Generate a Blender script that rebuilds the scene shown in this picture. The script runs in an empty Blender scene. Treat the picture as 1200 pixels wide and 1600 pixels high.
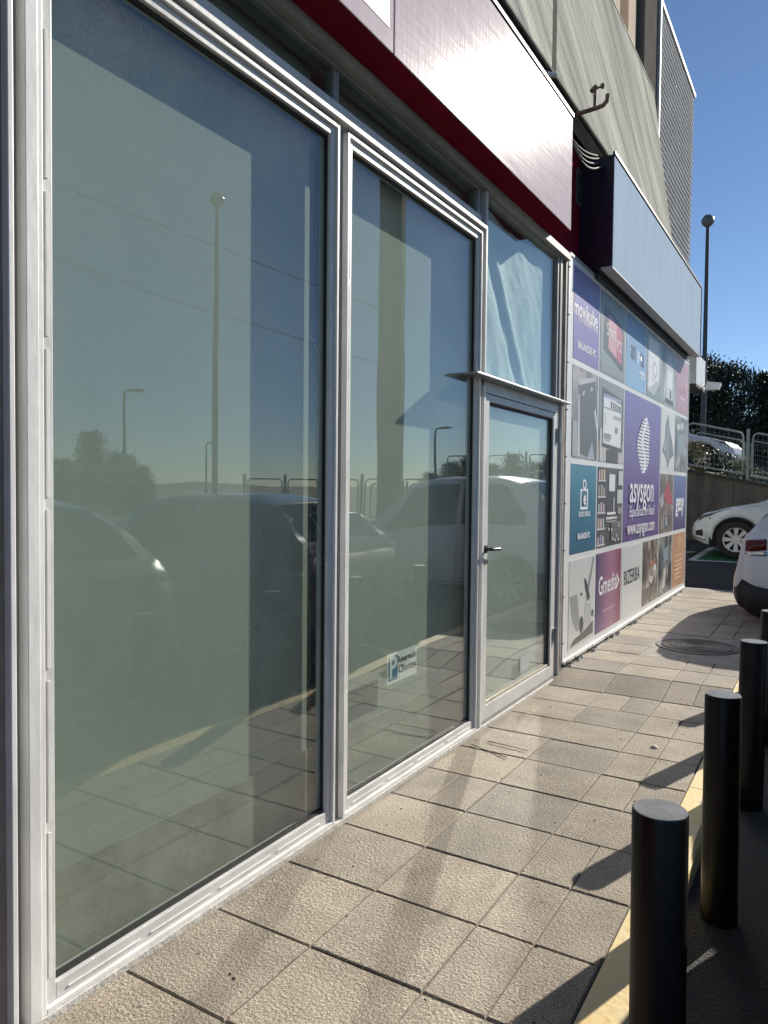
import bpy, bmesh, math, random
from mathutils import Vector, Matrix
R = math.radians
rnd = random.Random(7)
scene = bpy.context.scene
col = scene.collection

# ------------------------------------------------------------------ camera
cam_d = bpy.data.cameras.new('camera'); cam = bpy.data.objects.new('camera', cam_d); col.objects.link(cam)
right = Vector((0.85566, 0.51746, 0.00979)); fwd = Vector((-0.51740, 0.85514, -0.03200))
fwd.normalize(); right = (right - fwd * right.dot(fwd)).normalized(); up = right.cross(fwd).normalized()
m = Matrix((( right.x, up.x, -fwd.x, 1.88), (right.y, up.y, -fwd.y, 0.0), (right.z, up.z, -fwd.z, 1.5), (0, 0, 0, 1)))
cam.matrix_world = m
cam_d.sensor_fit = 'VERTICAL'; cam_d.sensor_height = 24; cam_d.lens = 24 * 1160 / 1600
cam_d.clip_start = 0.05; cam_d.clip_end = 6000
scene.camera = cam
scene.render.resolution_x, scene.render.resolution_y = 768, 1024

# ------------------------------------------------------------------ light
SUN = Vector((1.0, 3.05, 1.68)).normalized()
elev = math.asin(SUN.z); rot = math.atan2(SUN.x, SUN.y)
world = bpy.data.worlds.new('World'); scene.world = world; world.use_nodes = True
wn = world.node_tree.nodes; wl = world.node_tree.links
bg = wn['Background']; sky = wn.new('ShaderNodeTexSky'); sky.sky_type = 'NISHITA'; sky.sun_disc = False
sky.sun_elevation = elev; sky.sun_rotation = rot; sky.altitude = 1500; sky.air_density = 1.0; sky.dust_density = 0.10; sky.ozone_density = 4.0
wl.new(sky.outputs[0], bg.inputs[0]); bg.inputs[1].default_value = 0.062
sd = bpy.data.lights.new('sun', 'SUN'); sun = bpy.data.objects.new('sun', sd); col.objects.link(sun)
sd.energy = 4.4; sd.angle = R(0.5); sd.color = (1.0, 0.93, 0.82)
sun.rotation_euler = SUN.to_track_quat('Z', 'Y').to_euler()
sun.location = (10, 30, 20)
vs = scene.view_settings; vs.view_transform = 'Standard'; vs.look = 'None'; vs.exposure = 0.80; vs.gamma = 1; vs.use_curve_mapping = False
cy = scene.cycles
cy.use_denoising = True
try: cy.denoiser = 'OPENIMAGEDENOISE'
except Exception: pass
cy.caustics_reflective = True; cy.blur_glossy = 0.12
cy.use_guiding = True; cy.use_surface_guiding = True; cy.use_volume_guiding = False; cy.guiding_training_samples = 64; cy.caustics_refractive = False
cy.max_bounces = 7; cy.transparent_max_bounces = 16; cy.diffuse_bounces = 3; cy.glossy_bounces = 4
cy.use_adaptive_sampling = True; cy.adaptive_threshold = 0.02
cy.sample_clamp_indirect = 80.0

# ------------------------------------------------------------------ materials
MATS = {}
def _new(name):
    m = bpy.data.materials.new(name); m.use_nodes = True
    return m, m.node_tree.nodes, m.node_tree.links, m.node_tree.nodes['Principled BSDF']
def rgba(c): return (c[0], c[1], c[2], 1)
def mat(name, c, rough=0.6, var=0.12, scale=8.0, metal=0.0, bump=0.0, bscale=60.0, spec=0.5, stretch=(1, 1, 1), c2=None, coat=0.0, detail=4.0):
    """base colour varied by noise in object space, plus fine relief"""
    if name in MATS: return MATS[name]
    m, n, l, p = _new(name)
    tc = n.new('ShaderNodeTexCoord'); mp = n.new('ShaderNodeMapping'); mp.inputs['Scale'].default_value = stretch
    l.new(tc.outputs['Object'], mp.inputs[0])
    nz = n.new('ShaderNodeTexNoise'); nz.inputs['Scale'].default_value = scale; nz.inputs['Detail'].default_value = detail; nz.inputs['Roughness'].default_value = 0.6
    l.new(mp.outputs[0], nz.inputs[0])
    cr = n.new('ShaderNodeValToRGB'); cr.color_ramp.elements[0].position = 0.3; cr.color_ramp.elements[1].position = 0.7
    a = tuple(max(0, x * (1 - var)) for x in c); b = tuple(min(1, x * (1 + var)) for x in c) if c2 is None else c2
    cr.color_ramp.elements[0].color = rgba(a); cr.color_ramp.elements[1].color = rgba(b)
    l.new(nz.outputs[0], cr.inputs[0]); l.new(cr.outputs[0], p.inputs['Base Color'])
    p.inputs['Roughness'].default_value = rough; p.inputs['Metallic'].default_value = metal
    p.inputs['Specular IOR Level'].default_value = spec; p.inputs['Coat Weight'].default_value = coat
    p.inputs['Coat Roughness'].default_value = 0.05
    if bump:
        bn = n.new('ShaderNodeTexNoise'); bn.inputs['Scale'].default_value = bscale; bn.inputs['Detail'].default_value = 3
        l.new(mp.outputs[0], bn.inputs[0])
        bu = n.new('ShaderNodeBump'); bu.inputs['Strength'].default_value = 1.0; bu.inputs['Distance'].default_value = bump
        l.new(bn.outputs[0], bu.inputs['Height']); l.new(bu.outputs[0], p.inputs['Normal'])
    MATS[name] = m
    return m
def glass_mat(name, tint, dirt=0.03, ior=1.5, dust=(0.55, 0.55, 0.5)):
    m, n, l, p = _new(name); n.remove(p); out = n['Material Output']
    fr = n.new('ShaderNodeFresnel'); fr.inputs[0].default_value = ior
    geo = n.new('ShaderNodeNewGeometry')
    # same reflectance from either side of the sheet
    inv = n.new('ShaderNodeMath'); inv.operation = 'DIVIDE'; inv.inputs[0].default_value = 1.0; inv.inputs[1].default_value = ior
    sel = n.new('ShaderNodeMix'); sel.data_type = 'FLOAT'
    l.new(geo.outputs['Backfacing'], sel.inputs[0]); sel.inputs[2].default_value = ior; l.new(inv.outputs[0], sel.inputs[3]); l.new(sel.outputs[0], fr.inputs[0])
    tr = n.new('ShaderNodeBsdfTransparent'); tr.inputs[0].default_value = rgba(tint)
    gl = n.new('ShaderNodeBsdfGlossy'); gl.inputs['Roughness'].default_value = 0.004; gl.inputs[0].default_value = (1, 1, 1, 1)
    tc = n.new('ShaderNodeTexCoord')
    wv = n.new('ShaderNodeTexNoise'); wv.inputs['Scale'].default_value = 1.3; wv.inputs['Detail'].default_value = 1; l.new(tc.outputs['Object'], wv.inputs[0])
    bu = n.new('ShaderNodeBump'); bu.inputs['Strength'].default_value = 0.35; bu.inputs['Distance'].default_value = 0.004; l.new(wv.outputs[0], bu.inputs['Height']); l.new(bu.outputs[0], gl.inputs['Normal'])
    m1 = n.new('ShaderNodeMixShader'); l.new(fr.outputs[0], m1.inputs[0]); l.new(tr.outputs[0], m1.inputs[1]); l.new(gl.outputs[0], m1.inputs[2])
    df = n.new('ShaderNodeBsdfDiffuse'); df.inputs[0].default_value = rgba(dust)
    nz = n.new('ShaderNodeTexNoise'); nz.inputs['Scale'].default_value = 2.2; nz.inputs['Detail'].default_value = 6; nz.inputs['Roughness'].default_value = 0.7; l.new(tc.outputs['Object'], nz.inputs[0])
    sp = n.new('ShaderNodeTexNoise'); sp.inputs['Scale'].default_value = 90; sp.inputs['Detail'].default_value = 3; l.new(tc.outputs['Object'], sp.inputs[0])
    ra = n.new('ShaderNodeMapRange'); ra.inputs[1].default_value = 0.42; ra.inputs[2].default_value = 0.75; ra.inputs[3].default_value = dirt * 0.6; ra.inputs[4].default_value = dirt * 1.5; l.new(nz.outputs[0], ra.inputs[0])
    rb = n.new('ShaderNodeMapRange'); rb.inputs[1].default_value = 0.55; rb.inputs[2].default_value = 0.75; rb.inputs[3].default_value = 0.7; rb.inputs[4].default_value = 2.2; l.new(sp.outputs[0], rb.inputs[0])
    mu = n.new('ShaderNodeMath'); mu.operation = 'MULTIPLY'; l.new(ra.outputs[0], mu.inputs[0]); l.new(rb.outputs[0], mu.inputs[1])
    m2 = n.new('ShaderNodeMixShader'); l.new(mu.outputs[0], m2.inputs[0]); l.new(m1.outputs[0], m2.inputs[1]); l.new(df.outputs[0], m2.inputs[2])
    l.new(m2.outputs[0], out.inputs[0]); MATS[name] = m
    return m
def slab_mat():
    m, n, l, p = _new('granite_slab')
    tc = n.new('ShaderNodeTexCoord'); oi = n.new('ShaderNodeObjectInfo'); ge = n.new('ShaderNodeNewGeometry')
    a = n.new('ShaderNodeTexNoise'); a.inputs['Scale'].default_value = 230; a.inputs['Detail'].default_value = 2; l.new(ge.outputs['Position'], a.inputs[0])
    cr = n.new('ShaderNodeValToRGB'); e = cr.color_ramp.elements; e[0].position = 0.36; e[0].color = (0.156, 0.141, 0.120, 1); e[1].position = 0.62; e[1].color = (0.44, 0.405, 0.352, 1)
    l.new(a.outputs[0], cr.inputs[0])
    b = n.new('ShaderNodeTexNoise'); b.inputs['Scale'].default_value = 2.6; b.inputs['Detail'].default_value = 7; b.inputs['Roughness'].default_value = 0.65; l.new(ge.outputs['Position'], b.inputs[0])
    c2 = n.new('ShaderNodeValToRGB'); e = c2.color_ramp.elements; e[0].position = 0.3; e[0].color = (0.64, 0.62, 0.59, 1); e[1].position = 0.72; e[1].color = (1.12, 1.09, 1.04, 1); l.new(b.outputs[0], c2.inputs[0])
    mx = n.new('ShaderNodeMix'); mx.data_type = 'RGBA'; mx.blend_type = 'MULTIPLY'; mx.inputs[0].default_value = 1; l.new(cr.outputs[0], mx.inputs[6]); l.new(c2.outputs[0], mx.inputs[7])
    c3 = n.new('ShaderNodeValToRGB'); e = c3.color_ramp.elements; e[0].color = (0.76, 0.755, 0.77, 1); e[1].color = (1.12, 1.07, 1.0, 1); l.new(oi.outputs['Random'], c3.inputs[0])
    m2 = n.new('ShaderNodeMix'); m2.data_type = 'RGBA'; m2.blend_type = 'MULTIPLY'; m2.inputs[0].default_value = 1; l.new(mx.outputs[2], m2.inputs[6]); l.new(c3.outputs[0], m2.inputs[7])
    # small dark spots (gum, dirt)
    v = n.new('ShaderNodeTexVoronoi'); v.inputs['Scale'].default_value = 6.5; l.new(ge.outputs['Position'], v.inputs[0])
    sr = n.new('ShaderNodeMapRange'); sr.inputs[1].default_value = 0.035; sr.inputs[2].default_value = 0.06; sr.inputs[3].default_value = 0.45; sr.inputs[4].default_value = 1; l.new(v.outputs['Distance'], sr.inputs[0])
    m3 = n.new('ShaderNodeMix'); m3.data_type = 'RGBA'; m3.blend_type = 'MULTIPLY'; m3.inputs[0].default_value = 1; l.new(m2.outputs[2], m3.inputs[6]); l.new(sr.outputs[0], m3.inputs[7])
    l.new(m3.outputs[2], p.inputs['Base Color'])
    p.inputs['Roughness'].default_value = 0.72; p.inputs['Specular IOR Level'].default_value = 0.25
    h = n.new('ShaderNodeTexNoise'); h.inputs['Scale'].default_value = 85; h.inputs['Detail'].default_value = 2.5; h.inputs['Roughness'].default_value = 0.55; l.new(ge.outputs['Position'], h.inputs[0])
    bu = n.new('ShaderNodeBump'); bu.inputs['Strength'].default_value = 0.9; bu.inputs['Distance'].default_value = 0.0052; l.new(h.outputs[0], bu.inputs['Height']); l.new(bu.outputs[0], p.inputs['Normal'])
    MATS['granite_slab'] = m; return m
def asphalt_mat():
    m, n, l, p = _new('asphalt')
    ge = n.new('ShaderNodeNewGeometry')
    a = n.new('ShaderNodeTexVoronoi'); a.inputs['Scale'].default_value = 120; l.new(ge.outputs['Position'], a.inputs[0])
    b = n.new('ShaderNodeTexNoise'); b.inputs['Scale'].default_value = 1.2; b.inputs['Detail'].default_value = 8; l.new(ge.outputs['Position'], b.inputs[0])
    cr = n.new('ShaderNodeValToRGB'); e = cr.color_ramp.elements; e[0].position = 0.3; e[0].color = (0.035, 0.034, 0.032, 1); e[1].position = 0.7; e[1].color = (0.075, 0.07, 0.064, 1); l.new(b.outputs[0], cr.inputs[0])
    mx = n.new('ShaderNodeMix'); mx.data_type = 'RGBA'; mx.blend_type = 'MULTIPLY'; mx.inputs[0].default_value = 0.6; l.new(cr.outputs[0], mx.inputs[6]); l.new(a.outputs['Color'], mx.inputs[7])
    l.new(mx.outputs[2], p.inputs['Base Color']); p.inputs['Roughness'].default_value = 0.85
    bu = n.new('ShaderNodeBump'); bu.inputs['Distance'].default_value = 0.006; l.new(a.outputs['Distance'], bu.inputs['Height']); l.new(bu.outputs[0], p.inputs['Normal'])
    MATS['asphalt'] = m; return m
def photo_mat(name, cols, scale=3.0, stretch=(1, 1, 1), rough=0.4):
    """printed photograph seen from afar: blotches of several ink colours"""
    m, n, l, p = _new(name)
    tc = n.new('ShaderNodeTexCoord'); mp = n.new('ShaderNodeMapping'); mp.inputs['Scale'].default_value = stretch; l.new(tc.outputs['Object'], mp.inputs[0])
    nz = n.new('ShaderNodeTexNoise'); nz.inputs['Scale'].default_value = scale; nz.inputs['Detail'].default_value = 5; l.new(mp.outputs[0], nz.inputs[0])
    cr = n.new('ShaderNodeValToRGB'); cr.color_ramp.interpolation = 'LINEAR'
    k = len(cols)
    while len(cr.color_ramp.elements) < k: cr.color_ramp.elements.new(0.5)
    for i, c in enumerate(cols):
        cr.color_ramp.elements[i].position = 0.32 + 0.36 * i / (k - 1); cr.color_ramp.elements[i].color = rgba(c)
    l.new(nz.outputs[0], cr.inputs[0]); l.new(cr.outputs[0], p.inputs['Base Color']); p.inputs['Roughness'].default_value = rough
    MATS[name] = m; return m
def grad_mat(name, stops, axis='Z', lo=0.0, hi=1.0, rough=0.4):
    """print with a colour gradient of its own ink"""
    m, n, l, p = _new(name)
    tc = n.new('ShaderNodeTexCoord'); sx = n.new('ShaderNodeSeparateXYZ'); l.new(tc.outputs['Object'], sx.inputs[0])
    mr = n.new('ShaderNodeMapRange'); mr.inputs[1].default_value = lo; mr.inputs[2].default_value = hi; l.new(sx.outputs[axis], mr.inputs[0])
    cr = n.new('ShaderNodeValToRGB')
    while len(cr.color_ramp.elements) < len(stops): cr.color_ramp.elements.new(0.5)
    for i, (t, c) in enumerate(stops):
        cr.color_ramp.elements[i].position = t; cr.color_ramp.elements[i].color = rgba(c)
    l.new(mr.outputs[0], cr.inputs[0]); l.new(cr.outputs[0], p.inputs['Base Color']); p.inputs['Roughness'].default_value = rough
    MATS[name] = m; return m
def leaf_mat(name, c1, c2):
    m, n, l, p = _new(name)
    ge = n.new('ShaderNodeNewGeometry'); cr = n.new('ShaderNodeValToRGB'); cr.color_ramp.elements[0].color = rgba(c1); cr.color_ramp.elements[1].color = rgba(c2)
    l.new(ge.outputs['Random Per Island'], cr.inputs[0]); l.new(cr.outputs[0], p.inputs['Base Color']); p.inputs['Roughness'].default_value = 0.55
    MATS[name] = m; return m
def car_paint(name, c, metal=0.0):
    return mat(name, c, rough=0.28, var=0.03, scale=2, metal=metal, coat=1.0)

WHITE = mat('white_painted_aluminium', (0.70, 0.695, 0.67), 0.42, 0.14, 5, bump=0.0012, bscale=30, stretch=(1, 1, .5), detail=8)
WHITE2 = mat('grey_white_aluminium', (0.57, 0.57, 0.555), 0.42, 0.14, 5, bump=0.001, bscale=30, detail=8)
GREYFR = mat('weathered_grey_aluminium', (0.24, 0.24, 0.235), 0.42, 0.2, 6, bump=0.001, bscale=40, stretch=(1, 1, .3))
DARKGAP = mat('dark_rubber', (0.02, 0.02, 0.02), 0.7)
MAROON = mat('maroon_sheet', (0.17, 0.013, 0.028), 0.55, 0.15, 4, spec=.0)
GLASS = glass_mat('shop_glass', (0.91, 0.95, 0.93), 0.05, 1.64)
GLASS2 = glass_mat('transom_glass', (0.85, 0.90, 0.88), 0.02)
BOARD = mat('pale_board', (0.335, 0.37, 0.325), 0.8, 0.05, 1.2, bump=0.002, bscale=6)
CONC = mat('concrete', (0.30, 0.29, 0.27), 0.85, 0.25, 5, bump=0.004, bscale=40)
BLACK = mat('black_bollard_paint', (0.006, 0.006, 0.006), 0.38, 0.3, 12, spec=.3, bump=0.001, bscale=25)
STEEL = mat('worn_steel', (0.36, 0.35, 0.33), 0.35, 0.25, 20, metal=0.8)
GALV = mat('galvanised_steel', (0.34, 0.35, 0.35), 0.4, 0.15, 15, metal=0.6)
SLAB = slab_mat(); ASPH = asphalt_mat()

# ------------------------------------------------------------------ mesh helpers
class MB:
    def __init__(s): s.v = []; s.f = []; s.mi = []; s.cur = 0
    def add(s, vs, fs):
        o = len(s.v); s.v += [tuple(p) for p in vs]
        for f in fs: s.f.append(tuple(i + o for i in f)); s.mi.append(s.cur)
        return s
    def box(s, a, b):
        x0, y0, z0 = a; x1, y1, z1 = b
        return s.add([(x0, y0, z0), (x1, y0, z0), (x1, y1, z0), (x0, y1, z0), (x0, y0, z1), (x1, y0, z1), (x1, y1, z1), (x0, y1, z1)],
                     [(3, 2, 1, 0), (4, 5, 6, 7), (0, 1, 5, 4), (1, 2, 6, 5), (2, 3, 7, 6), (3, 0, 4, 7)])
    def prism(s, poly, a, b, axis=0):
        """polygon (two coords) extruded from a to b along axis"""
        def P(q, t):
            return [(t, q[0], q[1]), (q[0], t, q[1]), (q[0], q[1], t)][axis]
        n = len(poly); vs = [P(q, a) for q in poly] + [P(q, b) for q in poly]
        fs = [tuple(range(n))[::-1], tuple(range(n, 2 * n))] + [(i, (i + 1) % n, n + (i + 1) % n, n + i) for i in range(n)]
        return s.add(vs, fs)
    def tube(s, pts, r, n=10, caps=True, radii=None):
        pts = [Vector(p) for p in pts]; o = len(s.v); prev = None
        for i, p in enumerate(pts):
            t = (pts[min(i + 1, len(pts) - 1)] - pts[max(i - 1, 0)]).normalized()
            ref = prev if prev is not None else (Vector((0, 0, 1)) if abs(t.z) < .9 else Vector((1, 0, 0)))
            a = t.cross(ref).normalized() if prev is None else (prev - t * prev.dot(t)).normalized()
            prev = a; b = t.cross(a); rr = radii[i] if radii else r
            for k in range(n):
                an = 2 * math.pi * k / n; s.v.append(tuple(p + a * math.cos(an) * rr + b * math.sin(an) * rr))
        for i in range(len(pts) - 1):
            for k in range(n):
                s.f.append((o + i * n + k, o + i * n + (k + 1) % n, o + (i + 1) * n + (k + 1) % n, o + (i + 1) * n + k)); s.mi.append(s.cur)
        if caps:
            s.f.append(tuple(range(o, o + n))[::-1]); s.mi.append(s.cur)
            s.f.append(tuple(range(o + (len(pts) - 1) * n, o + len(pts) * n))); s.mi.append(s.cur)
        return s
    def lathe(s, prof, c=(0, 0, 0), n=24, axis='Z', closed=False):
        o = len(s.v)
        for r, h in prof:
            for k in range(n):
                an = 2 * math.pi * k / n; x, y = r * math.cos(an), r * math.sin(an)
                q = (x, y, h) if axis == 'Z' else (x, h, y)
                s.v.append((c[0] + q[0], c[1] + q[1], c[2] + q[2]))
        m = len(prof)
        for i in range(m - 1):
            for k in range(n):
                s.f.append((o + i * n + k, o + i * n + (k + 1) % n, o + (i + 1) * n + (k + 1) % n, o + (i + 1) * n + k)); s.mi.append(s.cur)
        if closed:
            s.f.append(tuple(range(o, o + n))[::-1]); s.mi.append(s.cur); s.f.append(tuple(range(o + (m - 1) * n, o + m * n))); s.mi.append(s.cur)
        return s
    def build(s, name, m, parent=None, smooth=False, bevel=0.0, loc=None):
        me = bpy.data.meshes.new(name)
        me.from_pydata(s.v, [], s.f)
        ms = m if isinstance(m, (list, tuple)) else [m]
        for q in ms: me.materials.append(q)
        if len(ms) > 1: me.polygons.foreach_set('material_index', s.mi)
        bm = bmesh.new(); bm.from_mesh(me); bmesh.ops.recalc_face_normals(bm, faces=bm.faces); bm.to_mesh(me); bm.free()
        if smooth:
            me.polygons.foreach_set('use_smooth', [True] * len(me.polygons))
            try: me.set_sharp_from_angle(angle=R(38))
            except Exception: pass
        me.update()
        o = bpy.data.objects.new(name, me); col.objects.link(o)
        if parent: o.parent = parent
        if loc: o.location = loc
        if bevel:
            b = o.modifiers.new('bevel', 'BEVEL'); b.width = bevel; b.segments = 2; b.limit_method = 'ANGLE'; b.angle_limit = R(50)
        return o
def tag(o, label=None, cat=None, group=None, kind=None):
    if label: o['label'] = label
    if cat: o['category'] = cat
    if group: o['group'] = group
    if kind: o['kind'] = kind
    return o
def empty(name, loc=(0, 0, 0), rz=0.0, label=None, cat=None, group=None):
    o = bpy.data.objects.new(name, None); col.objects.link(o); o.location = loc; o.rotation_euler = (0, 0, rz); o.empty_display_size = .2
    return tag(o, label, cat, group)
def box(name, a, b, m, parent=None, bevel=0.0):
    return MB().box(a, b).build(name, m, parent, bevel=bevel)
def copy_tree(o, parent=None):
    c = o.copy(); col.objects.link(c); c.parent = parent
    for ch in list(o.children): copy_tree(ch, c)
    return c
FRONT = Matrix(((0, 0, 1, 0), (1, 0, 0, 0), (0, 1, 0, 0), (0, 0, 0, 1)))   # text lying in XY -> standing on the facade, read from the street
def text(name, s, x, y, z, size, m, parent, align='CENTER', sx=1.0, shear=0.0, extrude=0.0, bold=0.0):
    cu = bpy.data.curves.new(name, 'FONT'); cu.body = s; cu.size = size; cu.align_x = align; cu.align_y = 'CENTER'; cu.shear = shear; cu.extrude = extrude; cu.offset = bold; cu.resolution_u = 3
    t = bpy.data.objects.new(name, cu); col.objects.link(t)
    dg = bpy.context.evaluated_depsgraph_get(); me = bpy.data.meshes.new_from_object(t.evaluated_get(dg)); bpy.data.objects.remove(t)
    me.transform(Matrix.Scale(sx, 4, (1, 0, 0))); me.transform(FRONT); me.transform(Matrix.Translation((x, y, z)))
    me.materials.clear(); me.materials.append(m)
    o = bpy.data.objects.new(name, me); col.objects.link(o); o.parent = parent
    return o

# ================================================================== GROUND
def sheet(name, pts, faces, m, kind='structure', parent=None):
    o = MB().add(pts, faces).build(name, m, parent)
    if not parent: tag(o, kind=kind)
    return o
Z1 = 0.06          # level of the pavement past the little ramp
g = sheet('ground', [(-1500, -1500, -.45), (3000, -1500, -.45), (3000, 3000, -.45), (-1500, 3000, -.45)], [(0, 1, 2, 3)], mat('far_ground', (.10, .10, .075), .9, .4, .05))
tag(g, 'far flat ground reaching the horizon beyond the car park')
# car park asphalt: flat beside the pavement, rising past its far end
ys = [-30, 11.2, 12.2, 13.0, 16.5, 18.2]; zs = [-.10, -.10, 0.0, .27, .35, .40]
pv = []; pf = []
for y, z in zip(ys, zs): pv += [(-9.0, y, z), (45, y, z)]
for i in range(len(ys) - 1): pf.append((2 * i, 2 * i + 1, 2 * i + 3, 2 * i + 2))
road = sheet('car_park_road', pv, pf, ASPH); tag(road, 'dark asphalt of the car park beside the pavement')
# bedding under the slabs
pav = MB()
pav.box((-.12, -3, -.42), (1.285, 5.52, -.008)); pav.prism([(5.52, -.42), (5.92, -.42), (5.92, Z1 - .008), (5.52, -.008)], -.12, 1.285, 0); pav.box((-.12, 5.92, -.42), (1.285, 11.72, Z1 - .008))
pave = pav.build('pavement', mat('joint_sand', (.22, .195, .16), .95, .3, 30, bump=.003)); tag(pave, 'pavement of rough square granite slabs along the shopfront', kind='structure')
sm = {}
def slab(x0, x1, y0, y1, z, tilt=0.0):
    w, h = round(x1 - x0, 3), round(y1 - y0, 3); k = (w, h)
    if k not in sm:
        b = MB(); gx = .0026; gy = .0034; a = [(-w / 2 + gx, -h / 2 + gy), (w / 2 - gx, -h / 2 + gy), (w / 2 - gx, h / 2 - gy), (-w / 2 + gx, h / 2 - gy)]; c = .004
        t = [(p[0] - math.copysign(c, p[0]), p[1] - math.copysign(c, p[1])) for p in a]
        b.add([(p[0], p[1], -.03) for p in a] + [(p[0], p[1], -c) for p in a] + [(p[0], p[1], 0) for p in t],
              [(0, 1, 5, 4), (1, 2, 6, 5), (2, 3, 7, 6), (3, 0, 4, 7), (4, 5, 9, 8), (5, 6, 10, 9), (6, 7, 11, 10), (7, 4, 8, 11), (8, 9, 10, 11)])
        o = b.build('slab', SLAB, pave); sm[k] = o.data
    else:
        o = bpy.data.objects.new('slab', sm[k]); col.objects.link(o); o.parent = pave
    o.location = ((x0 + x1) / 2, (y0 + y1) / 2, z + rnd.uniform(-.0015, .0015)); o.rotation_euler = (tilt + R(rnd.uniform(-.25, .25)), R(rnd.uniform(-.25, .25)), 0)
    return o
MX, MY, MRAD = .83, 7.38, .36
for r in range(-6, 26):
    y0 = 1.52 + .4 * r; y1 = y0 + .4
    if y0 > 11.6: break
    if abs(y0 - 5.52) < .01: z, t = Z1 / 2, math.atan2(Z1, .4)
    elif y0 > 5.6: z, t = Z1, 0
    else: z, t = 0, 0
    xs = [.04, .45, .865, 1.07, 1.285]
    if r in (4, 13, 19): xs = [.04, .245, .45, .865, 1.285]
    if r in (9,): xs = [.04, .45, .66, .865, 1.285]
    for a, b in zip(xs, xs[1:]):
        if y1 > MY - MRAD + .04 and y0 < MY + MRAD - .04 and b > MX - MRAD + .04 and a < MX + MRAD - .04: 
            if not (b < .46): continue
        slab(a, b, y0, min(y1, 11.71), z, t)
# the slabs cut round the manhole: a concrete square with the cover set in it
box('manhole_surround', (.452, 6.725, 0), (1.283, 8.005, Z1 - .004), mat('manhole_concrete', (.27, .25, .22), .85, .3, 12, bump=.004, bscale=60), pave)
mh = empty('manhole_cover', (MX, MY, Z1), 0, 'round ribbed iron manhole cover set in the pavement', 'manhole cover')
IRON = mat('cast_iron', (.06, .055, .05), .6, .3, 30, metal=.5, bump=.002)
MB().lathe([(MRAD, -.02), (MRAD, .004), (MRAD - .03, .006), (MRAD - .035, 0), (MRAD - .045, 0)], n=48).build('rim', IRON, mh, smooth=True)
pr = [(MRAD - .05, -.02), (MRAD - .05, .004)]
for k in range(6):
    q = MRAD - .06 - k * .048; pr += [(q, .004), (q - .004, .0085), (q - .02, .0085), (q - .024, .004)]
pr += [(0.001, .004)]
MB().lathe(pr, n=48).build('lid', IRON, mh, smooth=True)
# kerb stones painted yellow
YEL = mat('worn_yellow_paint', (.74, .53, .18), .6, .1, 9, c2=(.60, .50, .30), bump=.003, bscale=35, detail=8)
kerb = empty('kerb'); tag(kerb, kind='structure', label='yellow painted kerb at the edge of the pavement')
for i in range(15):
    y0 = -3.0 + i; y1 = min(y0 + 1, 11.72)
    if y0 > 11.6: break
    zt = 0.0 if y0 < 5 else (Z1 if y0 >= 6 else None)
    b = MB()
    def ring(y, z): return [(1.291, y, -.3), (1.291, y, z - .002), (1.405, y, z - .002), (1.425, y, z - .02), (1.43, y, -.3)]
    za = 0.0 if y0 <= 5 else Z1; zb = 0.0 if y1 <= 5 else Z1
    a_, b_ = ring(y0 + .003, za), ring(y1 - .003, zb)
    b.add(a_ + b_, [(0, 1, 2, 3, 4)[::-1], (5, 6, 7, 8, 9)] + [(k, (k + 1) % 5, 5 + (k + 1) % 5, 5 + k) for k in range(5)])
    b.build('kerb_stone', YEL, kerb)
end = box('pavement_end_kerb', (-.12, 11.73, -.3), (1.43, 11.86, Z1 - .003), CONC); tag(end, 'grey concrete kerb closing the far end of the pavement', kind='structure')

# ================================================================== BUILDING
bld = empty('commercial_building', (0, 0, 0), 0, 'long shop building with white framed windows and rendered upper storey', 'building')
def bbox(name, a, b, m, bevel=0.0): return box(name, a, b, m, bld, bevel)
bbox('core_wall', (-9, -8, -.3), (-.62, 11.7, 4.3), CONC)
bbox('side_wall', (-.6, -8, -.2), (-.02, 1.115, 3.32), MAROON)
bbox('base_strip', (-.115, 1.10, -.05), (.035, 5.86, .012), mat('mortar_strip', (.55, .53, .49), .8, .2, 25, bump=.004, bscale=80))
bbox('floor_slab', (-.6, 1.12, -.2), (-.118, 5.9, .0), CONC)
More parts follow.
